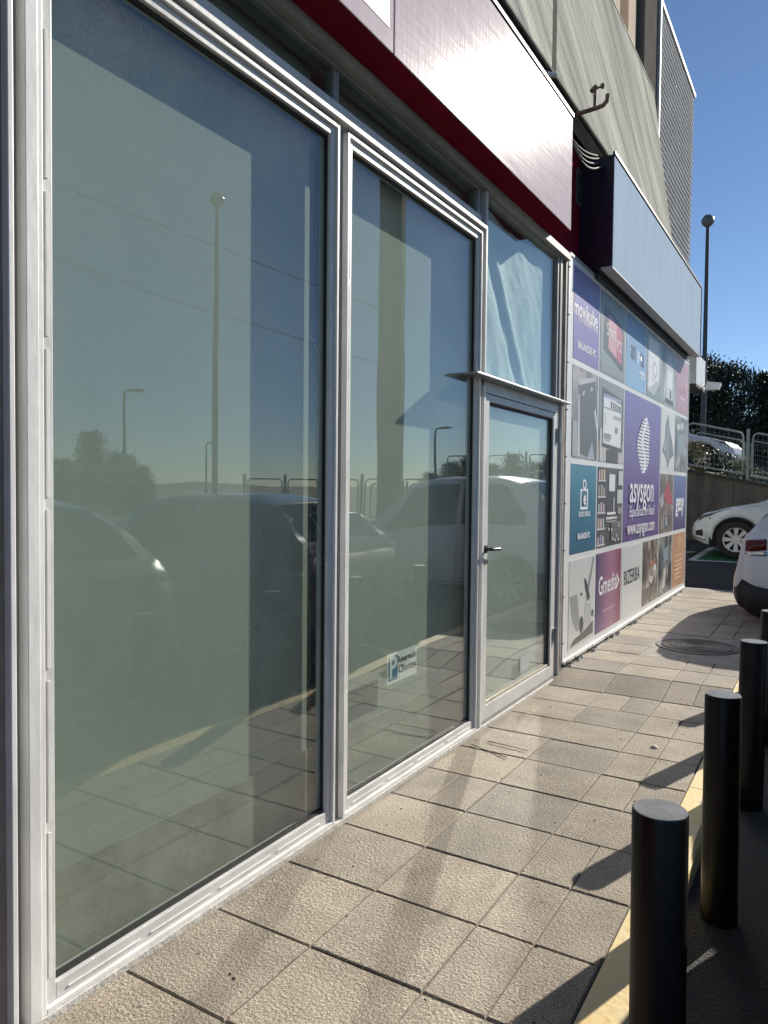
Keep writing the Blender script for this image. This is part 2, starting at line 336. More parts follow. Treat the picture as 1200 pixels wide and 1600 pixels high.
# left post
bbox('post_return', (-.06, 1.118, .012), (.015, 1.152, 3.32), mat('faded_post_paint', (.30, .23, .19), .6, .15, 8), .002)
bbox('post_edge', (-.06, 1.1525, .012), (.04, 1.170, 3.32), WHITE, .003)
bbox('post_groove', (-.06, 1.1705, .012), (-.005, 1.205, 3.32), GREYFR)
bbox('post', (-.06, 1.2055, .012), (.034, 1.244, 3.32), WHITE, .003)
def window(y0, y1, z0, z1, glass_x=-.012):
    """outer sub-frame with beads, sash stiles, rails and one big pane"""
    w = MB(); t = .017
    w.box((-.05, y0, z0), (.028, y0 + t, z1)); w.box((-.05, y1 - t, z0), (.028, y1, z1)); w.box((-.05, y0 + t, z1 - t), (.028, y1 - t, z1)); w.box((-.05, y0 + t, z0), (.028, y1 - t, z0 + t))
    p = w.build('display_window', WHITE, bld, bevel=.003)
    a0, a1, b0, b1 = y0 + t + .0015, y1 - t - .0015, z0 + t + .0015, z1 - t - .0015; s = .034
    box('stile', (-.045, a0, b0), (.016, a0 + s, b1), WHITE2, p, .0025); box('stile', (-.045, a1 - s, b0), (.016, a1, b1), WHITE2, p, .0025)
    box('rail', (-.045, a0 + s + .0005, b1 - s), (.015, a1 - s - .0005, b1), WHITE2, p, .0025)
    box('rail', (-.045, a0 + s + .0005, b0), (.015, a1 - s - .0005, b0 + s + .016), WHITE2, p, .0025)
    # beads with the broken line of clips
    yy = a0 + s + .1
    zb = z0 + .06
    k = 0
    for (e0, e1) in ((a0 + .012, a0 + .02),):
        z = b0 + .08
        while z < b1 - .3:
            h = rnd.uniform(.38, .5); box('bead_clip', (.016, e0, z), (.021, e1, min(z + h, b1 - .05)), WHITE, p); z += h + .035
    y = a0 + s + .04
    while y < a1 - .25:
        h = rnd.uniform(.26, .34); box('bead_clip', (.0155, y, b0 + .016), (.019, min(y + h, a1 - .05), b0 + .021), WHITE, p); y += h + .04
    g0, g1, h0, h1 = a0 + s, a1 - s, b0 + s + .016, b1 - s
    ga = MB(); q = .012
    ga.box((glass_x - .004, g0, h0), (glass_x + .012, g0 + q * .4, h1)); ga.box((glass_x - .004, g1 - q * .4, h0), (glass_x + .012, g1, h1)); ga.box((glass_x - .004, g0, h1 - q), (glass_x + .012, g1, h1)); ga.box((glass_x - .004, g0, h0), (glass_x + .012, g1, h0 + q))
    ga.build('gasket', DARKGAP, p)
    box('glass_pane', (glass_x - .006, g0 - .006, h0 - .006), (glass_x, g1 + .006, h1 + .006), GLASS, p)
    return p
win1 = window(1.2445, 2.668, .012, 3.055)
bbox('mullion', (-.06, 2.6685, .012), (.002, 2.728, 3.055), GREYFR)
win2 = window(2.7285, 4.19, .012, 3.055)
bbox('mullion', (-.06, 4.1905, .012), (.012, 4.232, 3.32), GREYFR, .002)
bbox('mullion', (-.06, 4.2325, .012), (.03, 4.262, 2.14), WHITE, .003)
bbox('mullion', (-.06, 4.2325, 2.19), (.03, 4.258, 3.32), WHITE2, .003)
# top bars above the windows
bbox('head_bar', (-.06, 1.2445, 3.0555), (.008, 4.19, 3.075), GREYFR)
bbox('head_bar', (-.06, 1.2445, 3.0755), (.04, 4.2325, 3.098), WHITE, .003)
bbox('head_bar', (-.06, 1.2445, 3.0985), (.012, 4.19, 3.158), WHITE2, .002)
bbox('header_board', (-.6, 1.118, 3.3205), (.05, 5.86, 3.372), mat('grey_header', (.33, .32, .30), .6, .2, 5, stretch=(1, .3, 1)))
tr = box('transom_light', (-.05, 1.2445, 3.302), (.006, 4.19, 3.32), GREYFR, bld)
box('frame_side', (-.05, 2.66, 3.1585), (-.004, 2.70, 3.3015), GREYFR, tr); box('frame_side', (-.05, 4.15, 3.1585), (.006, 4.19, 3.3015), GREYFR, tr)
box('glass_pane', (-.026, 1.2445, 3.1585), (-.02, 4.15, 3.3015), GLASS2, tr)
# ---- door bay
bbox('door_jamb', (-.06, 4.2625, .012), (.012, 4.272, 2.14), DARKGAP)
bbox('door_jamb', (-.06, 5.70, .0), (.02, 5.748, 3.32), GREYFR, .002)
bbox('door_jamb', (-.06, 5.7485, .0), (.035, 5.765, 2.17), WHITE, .003)
bbox('door_jamb', (-.06, 5.7655, .0), (-.01, 5.83, 3.32), DARKGAP)
bbox('door_jamb', (-.06, 5.8305, .0), (.022, 5.86, 3.32), mat('rusty_jamb', (.30, .27, .24), .6, .35, 9, bump=.001), .002)
bbox('threshold', (-.06, 4.262, .0), (.02, 5.70, .028), GREYFR, .002)
bbox('door_header', (-.06, 4.2625, 2.10), (.016, 5.70, 2.172), WHITE2, .003)
led = bbox('rain_ledge', (-.03, 3.99, 2.1725), (.095, 5.79, 2.186), STEEL, .003)
door = MB()
D0, D1, DZ0, DZ1 = 4.276, 5.690, .034, 2.095
door.box((-.03, D0, DZ0), (.022, D0 + .062, DZ1)); door.box((-.03, D1 - .095, DZ0), (.018, D1, DZ1)); door.box((-.03, D0 + .062, DZ1 - .045), (.018, D1 - .095, DZ1)); door.box((-.03, D0 + .062, DZ0), (.02, D1 - .095, DZ0 + .09))
door = door.build('door', WHITE2, bld, bevel=.003)
dg0, dg1, dz0, dz1 = D0 + .064, D1 - .097, DZ0 + .093, DZ1 - .048
box('glass_pane', (-.014, dg0, dz0), (-.008, dg1, dz1), GLASS, door)
box('glazing_bead', (-.007, dg0, dz0), (.008, dg1, dz0 + .018), mat('bead_ochre', (.42, .38, .28), .6, .2, 30), door, .003)
box('glazing_bead', (-.007, dg0, dz1 - .012), (.006, dg1, dz1), DARKGAP, door)
box('glazing_bead', (-.007, dg1 - .02, dz0 + .019), (.006, dg1, dz1 - .013), DARKGAP, door)
box('backing_film', (-.040, dg0 - .02, dz0 - .02), (-.036, dg1 + .03, dz1 + .01), mat('door_film', (.46, .48, .44), .7, .05, 3), door)
hd = MB().lathe([(.001, 0), (.024, 0), (.024, .012), (.012, .014), (.011, .05), (.001, .05)], n=16).v
hm = MB(); hm.tube([(.022, 4.300, 1.125), (.062, 4.300, 1.125), (.068, 4.306, 1.125), (.068, 4.43, 1.12)], .0105, 10); hm.tube([(.022, 4.300, 1.125), (.032, 4.300, 1.125)], .025, 14)
hm.build('handle', mat('black_handle', (.012, .012, .012), .4), door, smooth=True)
MB().tube([(.022, 4.300, 1.045), (.036, 4.300, 1.045)], .017, 14).build('lock_cylinder', STEEL, door, smooth=True)
for z in (1.93, .36):
    h = MB(); h.tube([(.03, 5.698, z - .055), (.03, 5.698, z + .055)], .012, 10); h.box((.0185, 5.655, z - .05), (.026, 5.697, z + .05)); h.build('hinge', GALV, door, smooth=True)
box('notice', (-.0075, 5.02, .19), (-.0065, 5.20, .30), mat('faded_notice', (.40, .44, .43), .6, .1, 6), door)
# transom over the door, with a pale plastic sheet hung behind it
td = box('transom_light', (-.04, 4.2585, 3.30), (.012, 5.70, 3.32), GREYFR, bld)
box('frame_side', (-.04, 4.2585, 2.187), (.012, 5.70, 2.215), WHITE2, td); box('frame_side', (-.04, 5.655, 2.216), (.012, 5.6995, 3.2995), GREYFR, td)
box('glass_pane', (-.016, 4.2595, 2.214), (-.01, 5.657, 3.301), GLASS2, td)
cur = MB(); NU, NV = 60, 34; pts = []
for j in range(NV + 1):
    for i in range(NU + 1):
        u, v = i / NU, j / NV; y = 4.27 + 1.40 * u; z = 2.2 + 1.11 * v
        zz = z - (.05 * math.sin(math.pi * u) * v + .02 * math.sin(5 * u) * v)
        k = u - .62 + .55 * v
        x = -.050 + .016 * math.exp(-(k / .035) ** 2) - .014 * math.exp(-((k + .09) / .04) ** 2) + .010 * math.exp(-((u - .28 + .3 * v) / .05) ** 2) + .004 * math.sin(17 * u + 6 * v) * (.3 + .7 * v) + .002 * math.sin(31 * u - 11 * v) + .0012 * math.sin(53 * u + 23 * v + 2 * math.sin(9 * v))
        pts.append((x, y, zz))
cur.add(pts, [(j * (NU + 1) + i, j * (NU + 1) + i + 1, (j + 1) * (NU + 1) + i + 1, (j + 1) * (NU + 1) + i) for j in range(NV) for i in range(NU)])
cur = cur.build('plastic_sheet', mat('white_plastic_sheet', (.80, .83, .82), .6, .05, 4, spec=.2, bump=.006, bscale=14), smooth=True); tag(cur, 'creased white plastic sheet hanging behind the glass above the door', 'plastic sheet')
md = cur.modifiers.new('thick', 'SOLIDIFY'); md.thickness = .002
# boards standing behind the display windows
bd = box('backing_board', (-.14, 1.13, .0), (-.105, 2.63, 3.315), BOARD); tag(bd, 'pale board standing behind the large left shop window', 'board')
bd2 = box('backing_board', (-.14, 2.80, .0), (-.105, 4.45, 3.315), BOARD); tag(bd2, 'pale board standing behind the narrower window next to the door', 'board')
STAIN = mat('stained_plinth', (.26, .27, .225), .85, .22, 3.5, bump=.004, bscale=9, detail=9, c2=(.36, .37, .31))
for q, (a_, b_) in ((bd, (1.13, 2.629)), (bd2, (2.801, 4.45))): box('plinth', (-.1045, a_, .0), (-.098, b_, .335), STAIN, q, .002)
st = MB()
st.box((-.15, 2.645, .0), (-.146, 2.76, 2.25)); 
for k in range(28):
    z = .06 + k * .078; s_ = 1 if k % 2 else -1
    st.tube([(-.11, 2.648, z), (-.11, 2.715, z + .078)] if s_ > 0 else [(-.11, 2.715, z), (-.11, 2.648, z + .078)], .004, 5)
st = st.build('lattice_stud', [mat('stud_black', (.01, .01, .01), .7)]); tag(st, 'black lattice stud seen in the gap beside the middle mullion', 'stud')
bbox('inner_wall', (-.6, 2.70, 0), (-.2, 2.74, 3.3), CONC)
# ---- above the shopfront
bbox('upper_band', (-.6, -8, 3.3725), (-.10, 11.7, 4.66), MAROON)
wg = bbox('wall_grille', (-.099, 6.42, 3.99), (-.085, 6.76, 4.29), mat('grille_frame', (.10, .11, .11), .5), 0)
for y in (6.445, 6.60): box('louvre_pane', (-.084, y, 4.01), (-.08, y + .12, 4.13), DARKGAP, wg); box('louvre_pane', (-.084, y, 4.15), (-.08, y + .12, 4.27), DARKGAP, wg)
bbox('dark_gutter', (-.0995, -8, 4.44), (-.02, 11.7, 4.66), mat('dark_gutter', (.03, .03, .028), .7, .3, 6, spec=.0))
bbox('gutter_lip', (-.0195, -8, 4.635), (.0, 9.9, 4.655), mat('pale_lip', (.30, .31, .27), .7, .2, 6, spec=.0))
def render_mat():
    m, n, l, p = _new('greenish_render')
    ge = n.new('ShaderNodeNewGeometry'); mp = n.new('ShaderNodeMapping'); mp.vector_type = 'TEXTURE'; mp.inputs['Rotation'].default_value = (R(-24), 0, 0); l.new(ge.outputs['Position'], mp.inputs[0])
    m2 = n.new('ShaderNodeMapping'); m2.inputs['Scale'].default_value = (1, .28, 2.6); l.new(mp.outputs[0], m2.inputs[0])
    a = n.new('ShaderNodeTexNoise'); a.inputs['Scale'].default_value = 1.25; a.inputs['Detail'].default_value = 2.0; a.inputs['Roughness'].default_value = .45; l.new(m2.outputs[0], a.inputs[0])
    g = n.new('ShaderNodeTexNoise'); g.inputs['Scale'].default_value = 45; g.inputs['Detail'].default_value = 3; l.new(ge.outputs['Position'], g.inputs[0])
    cr = n.new('ShaderNodeValToRGB'); e = cr.color_ramp.elements; e[0].position = .3; e[0].color = (.46, .465, .40, 1); e[1].position = .72; e[1].color = (.66, .65, .57, 1); l.new(a.outputs[0], cr.inputs[0]); l.new(cr.outputs[0], p.inputs['Base Color'])  # diagonal streaks of reflected light painted into the render colour
    p.inputs['Roughness'].default_value = .85; p.inputs['Specular IOR Level'].default_value = .0
    b1 = n.new('ShaderNodeBump'); b1.inputs['Strength'].default_value = 1; b1.inputs['Distance'].default_value = .05; l.new(a.outputs[0], b1.inputs['Height'])
    b2 = n.new('ShaderNodeBump'); b2.inputs['Strength'].default_value = .7; b2.inputs['Distance'].default_value = .008; l.new(g.outputs[0], b2.inputs['Height']); l.new(b1.outputs[0], b2.inputs['Normal']); l.new(b2.outputs[0], p.inputs['Normal'])
    MATS['greenish_render'] = m; return m
STUC = render_mat()
sp = MB(); sp.prism([(-8, 4.662), (5.48, 4.662), (5.48, 6.08), (-8, 6.08)], -.30, -.004, 0); sp.build('render_panel', STUC, bld)
bbox('render_joint', (-.30, 5.481, 4.662), (-.06, 5.579, 6.08), DARKGAP)
sp = MB(); sp.prism([(5.58, 4.662), (10.42, 4.662), (9.6, 5.47), (9.05, 6.08), (5.58, 6.08)], -.30, -.004, 0); sp.build('render_panel', STUC, bld)
bbox('panel_trim', (-.3, 5.58, 6.081), (.0, 9.06, 6.10), STUC)
bbox('upper_wall', (-3, -8, 6.101), (-.75, 9.05, 11.5), mat('beige_upper_wall', (.42, .37, .30), .7, .08, 3))
UC = mat('beige_column', (.72, .60, .48), .7, .06, 3, spec=.0)
for y in (3.2, 4.3, 5.4, 6.5, 7.55, 8.25):
    bbox('upper_column', (-.74, y, 6.101), (-.12, y + .34, 11.5), UC)
    bbox('window_strip', (-.749, y + .341, 6.101), (-.70, y + .66, 11.5), mat('dark_window', (.03, .03, .035), .15))
bbox('end_pilaster', (-.9, 8.75, 6.101), (-.06, 9.45, 11.5), mat('grey_pilaster', (.16, .15, .135), .7, .1, 3, spec=.0))
bbox('upper_block', (-9, 9.46, 4.662), (-.34, 12.02, 7.34), CONC)
SL = mat('slat_grey', (.55, .56, .57), .6, .06, 3, spec=.0)
lv = bbox('louvre_screen', (-.335, 9.47, 4.60), (-.12, 12.04, 7.38), mat('louvre_back', (.02, .02, .022), .7))
for k in range(34):
    z = 4.64 + k * .081
    MB().prism([(-.119, z + .020), (-.052, z), (-.048, z + .022), (-.119, z + .046)], 9.52, 12.04, 1).build('slat', SL, lv)
box('louvre_edge', (-.13, 9.462, 4.6), (-.03, 9.519, 7.40), mat('louvre_trim', (.5, .51, .52), .6, .05, 3, spec=.1), lv); box('louvre_edge', (-.13, 9.52, 7.381), (-.03, 12.06, 7.43), MATS['louvre_trim'], lv)
bbox('end_column', (-.5, 11.72, 0), (-.10, 12.1, 4.6), mat('grey_column', (.20, .20, .20), .7, .1, 4))
bbox('end_column', (-.62, 12.6, 0), (-.26, 12.9, 3.6), mat('pale_column', (.55, .56, .55), .7, .1, 4))

# ================================================================== SIGNS
f1 = empty('fascia_sign', (0, 0, 0), 0, 'blank pinkish white fascia sign with maroon edges above the shop windows', 'sign')
FIL = None
def film_mat():
    m, n, l, p = _new('sun_bleached_film')
    ge = n.new('ShaderNodeNewGeometry'); mp = n.new('ShaderNodeMapping'); mp.inputs['Scale'].default_value = (1, 9, .8); l.new(ge.outputs['Position'], mp.inputs[0])
    a = n.new('ShaderNodeTexNoise'); a.inputs['Scale'].default_value = 4; a.inputs['Detail'].default_value = 8; a.inputs['Roughness'].default_value = .7; l.new(mp.outputs[0], a.inputs[0])
    mp2 = n.new('ShaderNodeMapping'); mp2.inputs['Rotation'].default_value = (R(38), 0, 0); mp2.inputs['Scale'].default_value = (1, .9, 14); l.new(ge.outputs['Position'], mp2.inputs[0])
    b = n.new('ShaderNodeTexNoise'); b.inputs['Scale'].default_value = 3; b.inputs['Detail'].default_value = 6; l.new(mp2.outputs[0], b.inputs[0])
    cr = n.new('ShaderNodeValToRGB'); e = cr.color_ramp.elements; e[0].position = .3; e[0].color = (.56, .48, .52, 1); e[1].position = .7; e[1].color = (.66, .585, .625, 1); l.new(a.outputs[0], cr.inputs[0])
    l.new(cr.outputs[0], p.inputs['Base Color'])
    p.inputs['Specular IOR Level'].default_value = 0.0; p.inputs['Roughness'].default_value = .7
    gl = n.new('ShaderNodeBsdfGlossy'); r = n.new('ShaderNodeMapRange'); r.inputs[1].default_value = .3; r.inputs[2].default_value = .7; r.inputs[3].default_value = .21; r.inputs[4].default_value = .27; l.new(b.outputs[0], r.inputs[0]); l.new(r.outputs[0], gl.inputs['Roughness'])
    ms = n.new('ShaderNodeMixShader'); ms.inputs[0].default_value = .021; l.new(p.outputs[0], ms.inputs[1]); l.new(gl.outputs[0], ms.inputs[2]); l.new(ms.outputs[0], n['Material Output'].inputs[0])
    ad = n.new('ShaderNodeMath'); l.new(a.outputs[0], ad.inputs[0]); l.new(b.outputs[0], ad.inputs[1])
    bu = n.new('ShaderNodeBump'); bu.inputs['Strength'].default_value = .6; bu.inputs['Distance'].default_value = .0013; l.new(ad.outputs[0], bu.inputs['Height']); l.new(bu.outputs[0], p.inputs['Normal']); l.new(bu.outputs[0], gl.inputs['Normal'])
    MATS['film'] = m; return m
FIL = film_mat()
box('sign_box', (.0505, -4, 3.373), (.196, 5.35, 4.19), MAROON, f1)
box('sign_panel', (.1965, -4, 3.380), (.203, 2.812, 4.18), FIL, f1, .002); box('sign_panel', (.1965, 2.824, 3.380), (.203, 5.352, 4.18), FIL, f1, .002)
box('sign_stripe', (.2031, 1.2, 3.47), (.2046, 2.775, 4.1), mat('maroon_print', (.20, .03, .06), .4, .15, 5), f1)
box('top_trim', (.05, -4, 4.1905), (.21, 5.36, 4.215), mat('dark_trim', (.07, .06, .06), .5), f1)
box('back_return', (-.0995, 5.351, 3.42), (.19, 5.357, 4.16), MAROON, f1)
f2 = empty('fascia_sign', (0, 6.55, 3.44), 0, 'blank pale blue fascia sign with navy box above the printed banner', 'sign')
NAVY = mat('navy_sheet', (.012, .013, .030), .4, .2, 4)
PALEB = mat('pale_blue_panel', (.48, .59, .72), .45, .05, 1.5, spec=.0, stretch=(1, 3, .6), bump=.0008, bscale=6)
box('sign_box', (-.0995, 0, 0), (.192, 4.93, .95), NAVY, f2)
box('sign_panel', (.1925, .004, .004), (.198, 4.926, .935), PALEB, f2, .002)
box('edge_trim', (.186, -.004, .9505), (.206, 4.945, .975), mat('black_trim', (.02, .02, .025), .5), f2); box('edge_trim', (.1985, 4.905, .0), (.206, 4.945, .95), MATS['black_trim'], f2)
box('drip_rail', (.1, .0, -.018), (.2, 4.945, -.0005), mat('pale_rail', (.5, .52, .52), .4), f2)
box('soffit_rail', (.005, .1, -.06), (.05, 4.8, -.0005), MATS['black_trim'], f2)
# next shop's small sign and flood lamp beyond the building's end
s3 = empty('fascia_sign', (-.1, 12.15, 3.1), 0, 'small white sign box at the far corner of the building', 'sign')
box('sign_box', (-.3, .0, .04), (.15, .9, .5), mat('sign_white', (.62, .64, .66), .4, .04, 3), s3, .004); box('sign_soffit', (-.3, .0, .0), (.15, .9, .0395), MATS['black_trim'], s3)
fl = empty('flood_lamp', (.18, 12.9, 3.12), 0, 'small flood lamp glinting under the far white sign', 'lamp')
MB().prism([(-.10, 0), (.10, 0), (.13, .10), (-.07, .13)], -.08, .08, 1).build('lamp_head', mat('lamp_white', (.8, .8, .78), .3), fl, bevel=.006); MB().tube([(-.06, 0, .06), (-.35, 0, .1)], .012, 8).build('bracket', GALV, fl)
box('wall_plate', (-.37, -.05, .05), (-.345, .05, .15), GALV, fl)

# ---- pipe bracket and cables on top of the first fascia
pb = empty('pipe_bracket', (-.02, 5.95, 4.50), 0, 'rusty bent pipe bracket sticking out above the fascia end', 'bracket')
RUST = mat('rusty_pipe', (.20, .155, .11), .7, .35, 14, bump=.002)
MB().tube([(.0, 0, -.005), (.10, .0, .008), (.22, .0, .015), (.275, .0, .022), (.305, .0, .05), (.31, .0, .10)], .017, 12).build('arm', RUST, pb, smooth=True)
MB().tube([(.21, .0, .015), (.212, .0, .17)], .013, 10).build('upright', RUST, pb, smooth=True)
MB().tube([(.185, -.01, .15), (.215, .01, .19)], .019, 10).build('clamp', RUST, pb, smooth=True)
MB().lathe([(.001, -.021), (.014, -.017), (.02, 0), (.014, .017), (.001, .021)], (.268, .0, .175), 12).build('end_cap', RUST, pb, smooth=True)
MB().tube([(.212, .0, .165), (.268, .0, .175)], .008, 8).build('cross_arm', RUST, pb, smooth=True)
box('base_plate', (-.012, -.04, -.05), (.004, .04, .04), RUST, pb, .004)
CAB = mat('black_cable', (.015, .015, .015), .5)
for k in range(4):
    c = MB(); c.tube([(.12 - .02 * k, 5.36 + t * 1.15, 4.20 + .03 * k - .16 * math.sin(t * math.pi) * (1 - .15 * k) + .10 * t) for t in [i / 14 for i in range(15)]], .007, 6)
    c = c.build('hanging_cable', CAB, smooth=True); tag(c, ['lowest', 'second lowest', 'second highest', 'highest'][k] + ' of four slack black cables between the two fascia signs', 'cable', 'cables between the fascia signs')
cn = empty('conduit_clip', (.0, 5.1, 4.45), 0, 'short white conduit clip on the dark gutter', 'clip'); MB().tube([(.0, 0, .0), (.10, .16, .02)], .018, 8).build('tube', WHITE, cn, smooth=True); box('wall_plate', (-.02, -.03, -.03), (.0, .03, .03), GALV, cn)

# ================================================================== BANNER
ban = empty('printed_banner', (0, 0, 0), 0, 'large printed advertising banner in a white grid beside the door', 'banner')
BW = mat('banner_white', (.66, .67, .66), .4, .05, 2)
box('board', (-.10, 5.925, .10), (.018, 11.69, 3.392), BW, ban)
box('edge_frame', (-.02, 5.895, .085), (.024, 5.9245, 3.40), mat('bright_edge', (.78, .79, .77), .4), ban, .002); box('edge_frame', (-.02, 11.6905, .085), (.024, 11.71, 3.40), MATS['bright_edge'], ban)
box('edge_frame', (-.02, 5.925, .07), (.03, 11.69, .0995), MATS['bright_edge'], ban); box('edge_frame', (-.02, 5.925, 3.3925), (.026, 11.69, 3.415), mat('dull_edge', (.3, .3, .3), .5), ban)
yc = [6.03, 6.845, 7.83, 8.81, 9.715, 10.66, 11.665]; zr = [3.37, 2.565, 1.745, .935, .135]
INK = {}
def ink(c, rough=.4, var=.05):
    k = tuple(round(q, 3) for q in c)
    if k not in INK: INK[k] = mat('ink_%d' % len(INK), c, rough, var, 3)
    return INK[k]
WINK = mat('white_ink', (.80, .80, .82), .45, .02, 3)
class Tile:
    def __init__(s, c0, c1, r0, r1, m, gy=.022, gz=.026):
        s.y0, s.y1 = yc[c0] + gy, yc[c1] - gy; s.z1, s.z0 = zr[r0] - gz, zr[r1] + gz
        s.o = MB().box((0, 0, 0), (.002, s.y1 - s.y0, s.z1 - s.z0)).build('print', m, ban, loc=(.0183, s.y0, s.z0))
        s.mb = MB(); s.ms = []; s.lay = 0
    def P(s, u, v): return (u * (s.y1 - s.y0), v * (s.z1 - s.z0))
    def poly(s, pts, c, up=None):
        m = c if isinstance(c, bpy.types.Material) else ink(c)
        if m not in s.ms: s.ms.append(m)
        s.mb.cur = s.ms.index(m); s.lay += 1
        s.mb.prism([s.P(*p) for p in pts], .0022, .0024 + .0002 * s.lay, 0); return s
    def rect(s, u0, v0, u1, v1, c): return s.poly([(u0, v0), (u1, v0), (u1, v1), (u0, v1)], c)
    def disc(s, u, v, ru, rv, c, n=18, inner=None): return s.poly([(u + ru * math.cos(2 * math.pi * k / n), v + rv * math.sin(2 * math.pi * k / n)) for k in range(n)], c)
    def text(s, t, u, v, size, m=None, **k):
        y, z = s.P(u, v); return text('lettering', t, .0036 + .0002 * s.lay, y, z, size, m or WINK, s.o, **k)
    def done(s):
        if s.ms: s.mb.build('artwork', s.ms, s.o)
PUR = grad_mat('purple_print', [(0, (.10, .055, .19)), (1, (.16, .13, .36))], 'Z', 0, 1.6)
PUR2 = mat('purple_print_small', (.15, .12, .36), .4, .06, 3)
DK = (.05, .055, .06); MG = (.22, .24, .24); LG = (.52, .53, .52); VW = (.70, .71, .70)
# top row
t = Tile(0, 1, 0, 1, PUR2); t.text('movikube', .46, .56, .19, bold=.003, sx=.95); t.text('El ecosistema retail', .55, .46, .075); t.text('BALANZAS PC', .52, .17, .085, bold=.002); t.done()
t = Tile(1, 2, 0, 1, mat('print_greygreen', (.20, .26, .26), .4, .1, 2)); t.poly([(.12, .30), (.92, .12), (.92, .72), (.12, .84)], DK); t.poly([(.30, .34), (.86, .22), (.86, .66), (.30, .78)], (.45, .10, .14)); t.poly([(.30, .34), (.62, .27), (.62, .70), (.30, .78)], (.55, .30, .33)); t.text('Smart', .40, .56, .17, sx=.8); t.text('POS', .74, .44, .15, sx=.8); t.rect(.04, .02, .96, .14, MG); t.done()
t = Tile(2, 3, 0, 1, grad_mat('blue_print', [(0, (.22, .42, .62)), (1, (.13, .24, .42))], 'Z', 0, .75)); t.text('an', .34, .53, .30, ink((.06, .08, .13)), bold=.004, sx=.85); t.text('v', .58, .50, .30, bold=.006, sx=.8); t.text('ta', .80, .50, .28, ink((.06, .08, .13)), bold=.004, sx=.85); t.rect(.66, .26, .94, .31, (.55, .62, .70)); t.rect(.72, .20, .94, .24, (.5, .58, .66)); t.done()
t = Tile(3, 4, 0, 1, mat('print_teal_grey', (.20, .26, .25), .4, .1, 2)); t.poly([(.06, .10), (.50, .06), (.90, .30), (.90, .95), (.06, .95)], (.42, .44, .42)); t.poly([(.12, .12), (.80, .34), (.76, .92), (.12, .90)], VW); t.disc(.52, .46, .16, .13, (.45, .47, .46)); t.disc(.52, .46, .10, .08, VW); t.rect(.36, .28, .74, .31, LG); t.done()
t = Tile(4, 5, 0, 1, photo_mat('print_machine_a', [DK, MG, (.35, .37, .38), LG], 4, (1, 1.5, .7))); t.rect(.30, .12, .80, .70, LG); t.rect(.36, .32, .74, .62, VW); t.rect(.24, .05, .84, .13, DK); t.rect(.40, .17, .48, .27, (.7, .7, .7)); t.rect(.55, .15, .65, .29, DK); t.done()
t = Tile(5, 6, 0, 1, mat('print_pink', (.42, .25, .30), .4, .08, 2)); t.text('mobix', .55, .42, .22, ink((.70, .42, .52))); t.rect(.30, .26, .80, .30, (.62, .45, .50)); t.rect(.78, .50, .83, .62, VW); t.done()
# second row
t = Tile(0, 1, 1, 2, photo_mat('print_counter', [(.13, .13, .13), (.30, .27, .27), (.45, .42, .42)], 5)); t.poly([(.26, .06), (.98, .0), (.98, .62), (.86, .93), (.22, .82)], (.085, .095, .105)); t.poly([(.24, .80), (.86, .92), (.84, .96), (.18, .86)], (.45, .45, .45)); t.poly([(.22, .02), (.30, .02), (.26, .70), (.22, .70)], LG); t.poly([(.84, .55), (.90, .62), (.99, .40), (.97, .34)], LG); t.poly([(.58, .0), (.90, .0), (.78, .22)], (.30, .36, .42)); t.poly([(.36, .70), (.42, .71), (.46, .77), (.41, .76)], LG); t.poly([(.66, .78), (.78, .80), (.76, .84), (.68, .83)], (.4, .4, .4)); t.poly([(.02, .40), (.18, .40), (.20, .02), (.02, .02)], (.34, .35, .37)); t.done()
t = Tile(1, 2, 1, 2, mat('print_grey_wall', (.22, .24, .245), .4, .1, 2)); t.rect(.0, .0, 1, .26, (.46, .43, .41)); t.poly([(.10, .18), (.94, .14), (.94, .84), (.10, .90)], DK); t.poly([(.16, .23), (.88, .20), (.88, .77), (.16, .82)], VW); t.rect(.16, .79, .88, .83, (.30, .31, .46))
for k in range(5): t.rect(.44 + k * .09, .68 - k * .006, .49 + k * .09, .77 - k * .006, DK)
t.rect(.18, .66, .86, .672, MG); t.rect(.56, .56, .86, .60, (.35, .35, .36)); t.rect(.22, .45, .24, .60, LG); t.disc(.68, .42, .06, .045, MG); t.rect(.20, .29, .46, .35, (.25, .25, .26)); t.rect(.22, .26, .42, .28, (.4, .4, .4)); t.rect(.30, .0, .76, .16, DK); t.rect(.04, .0, .10, .40, LG); t.done()
# the double panel with the striped shell emblem
t = Tile(2, 4, 1, 3, PUR)
def halfw(v): return .17 * max(0, 1 - abs((v - .5) / .5) ** 2.2) ** .6
for k in range(17):
    v0 = k / 17.; vm = v0 + .5 / 17; w = halfw(vm); zb = .470 + v0 * .400; sh = .02 * math.sin(vm * 9)
    if w < .03: w = .03
    mid = .49 + .045 * math.sin(vm * 7.5 + .5)
    t.poly([(.49 - w + sh, zb), (mid - .02, zb - .003), (mid - .02, zb + .012), (.49 - w + sh + .01, zb + .014)], WINK); t.poly([(mid + .02, zb + .004), (.49 + w + sh, zb + .002), (.49 + w + sh - .01, zb + .016), (mid + .02, zb + .017)], WINK)
    t.poly([(mid - .028, zb), (mid + .022, zb), (mid + .028, zb + .024), (mid - .02, zb + .024)], WINK)
t.text('asysgon', .46, .345, .43, bold=.004, sx=.92); t.text('Especialistas en Retail', .47, .195, .165, sx=.88, shear=.25); t.text('www.asysgon.com', .46, .085, .215, bold=.002, sx=.86); t.done()
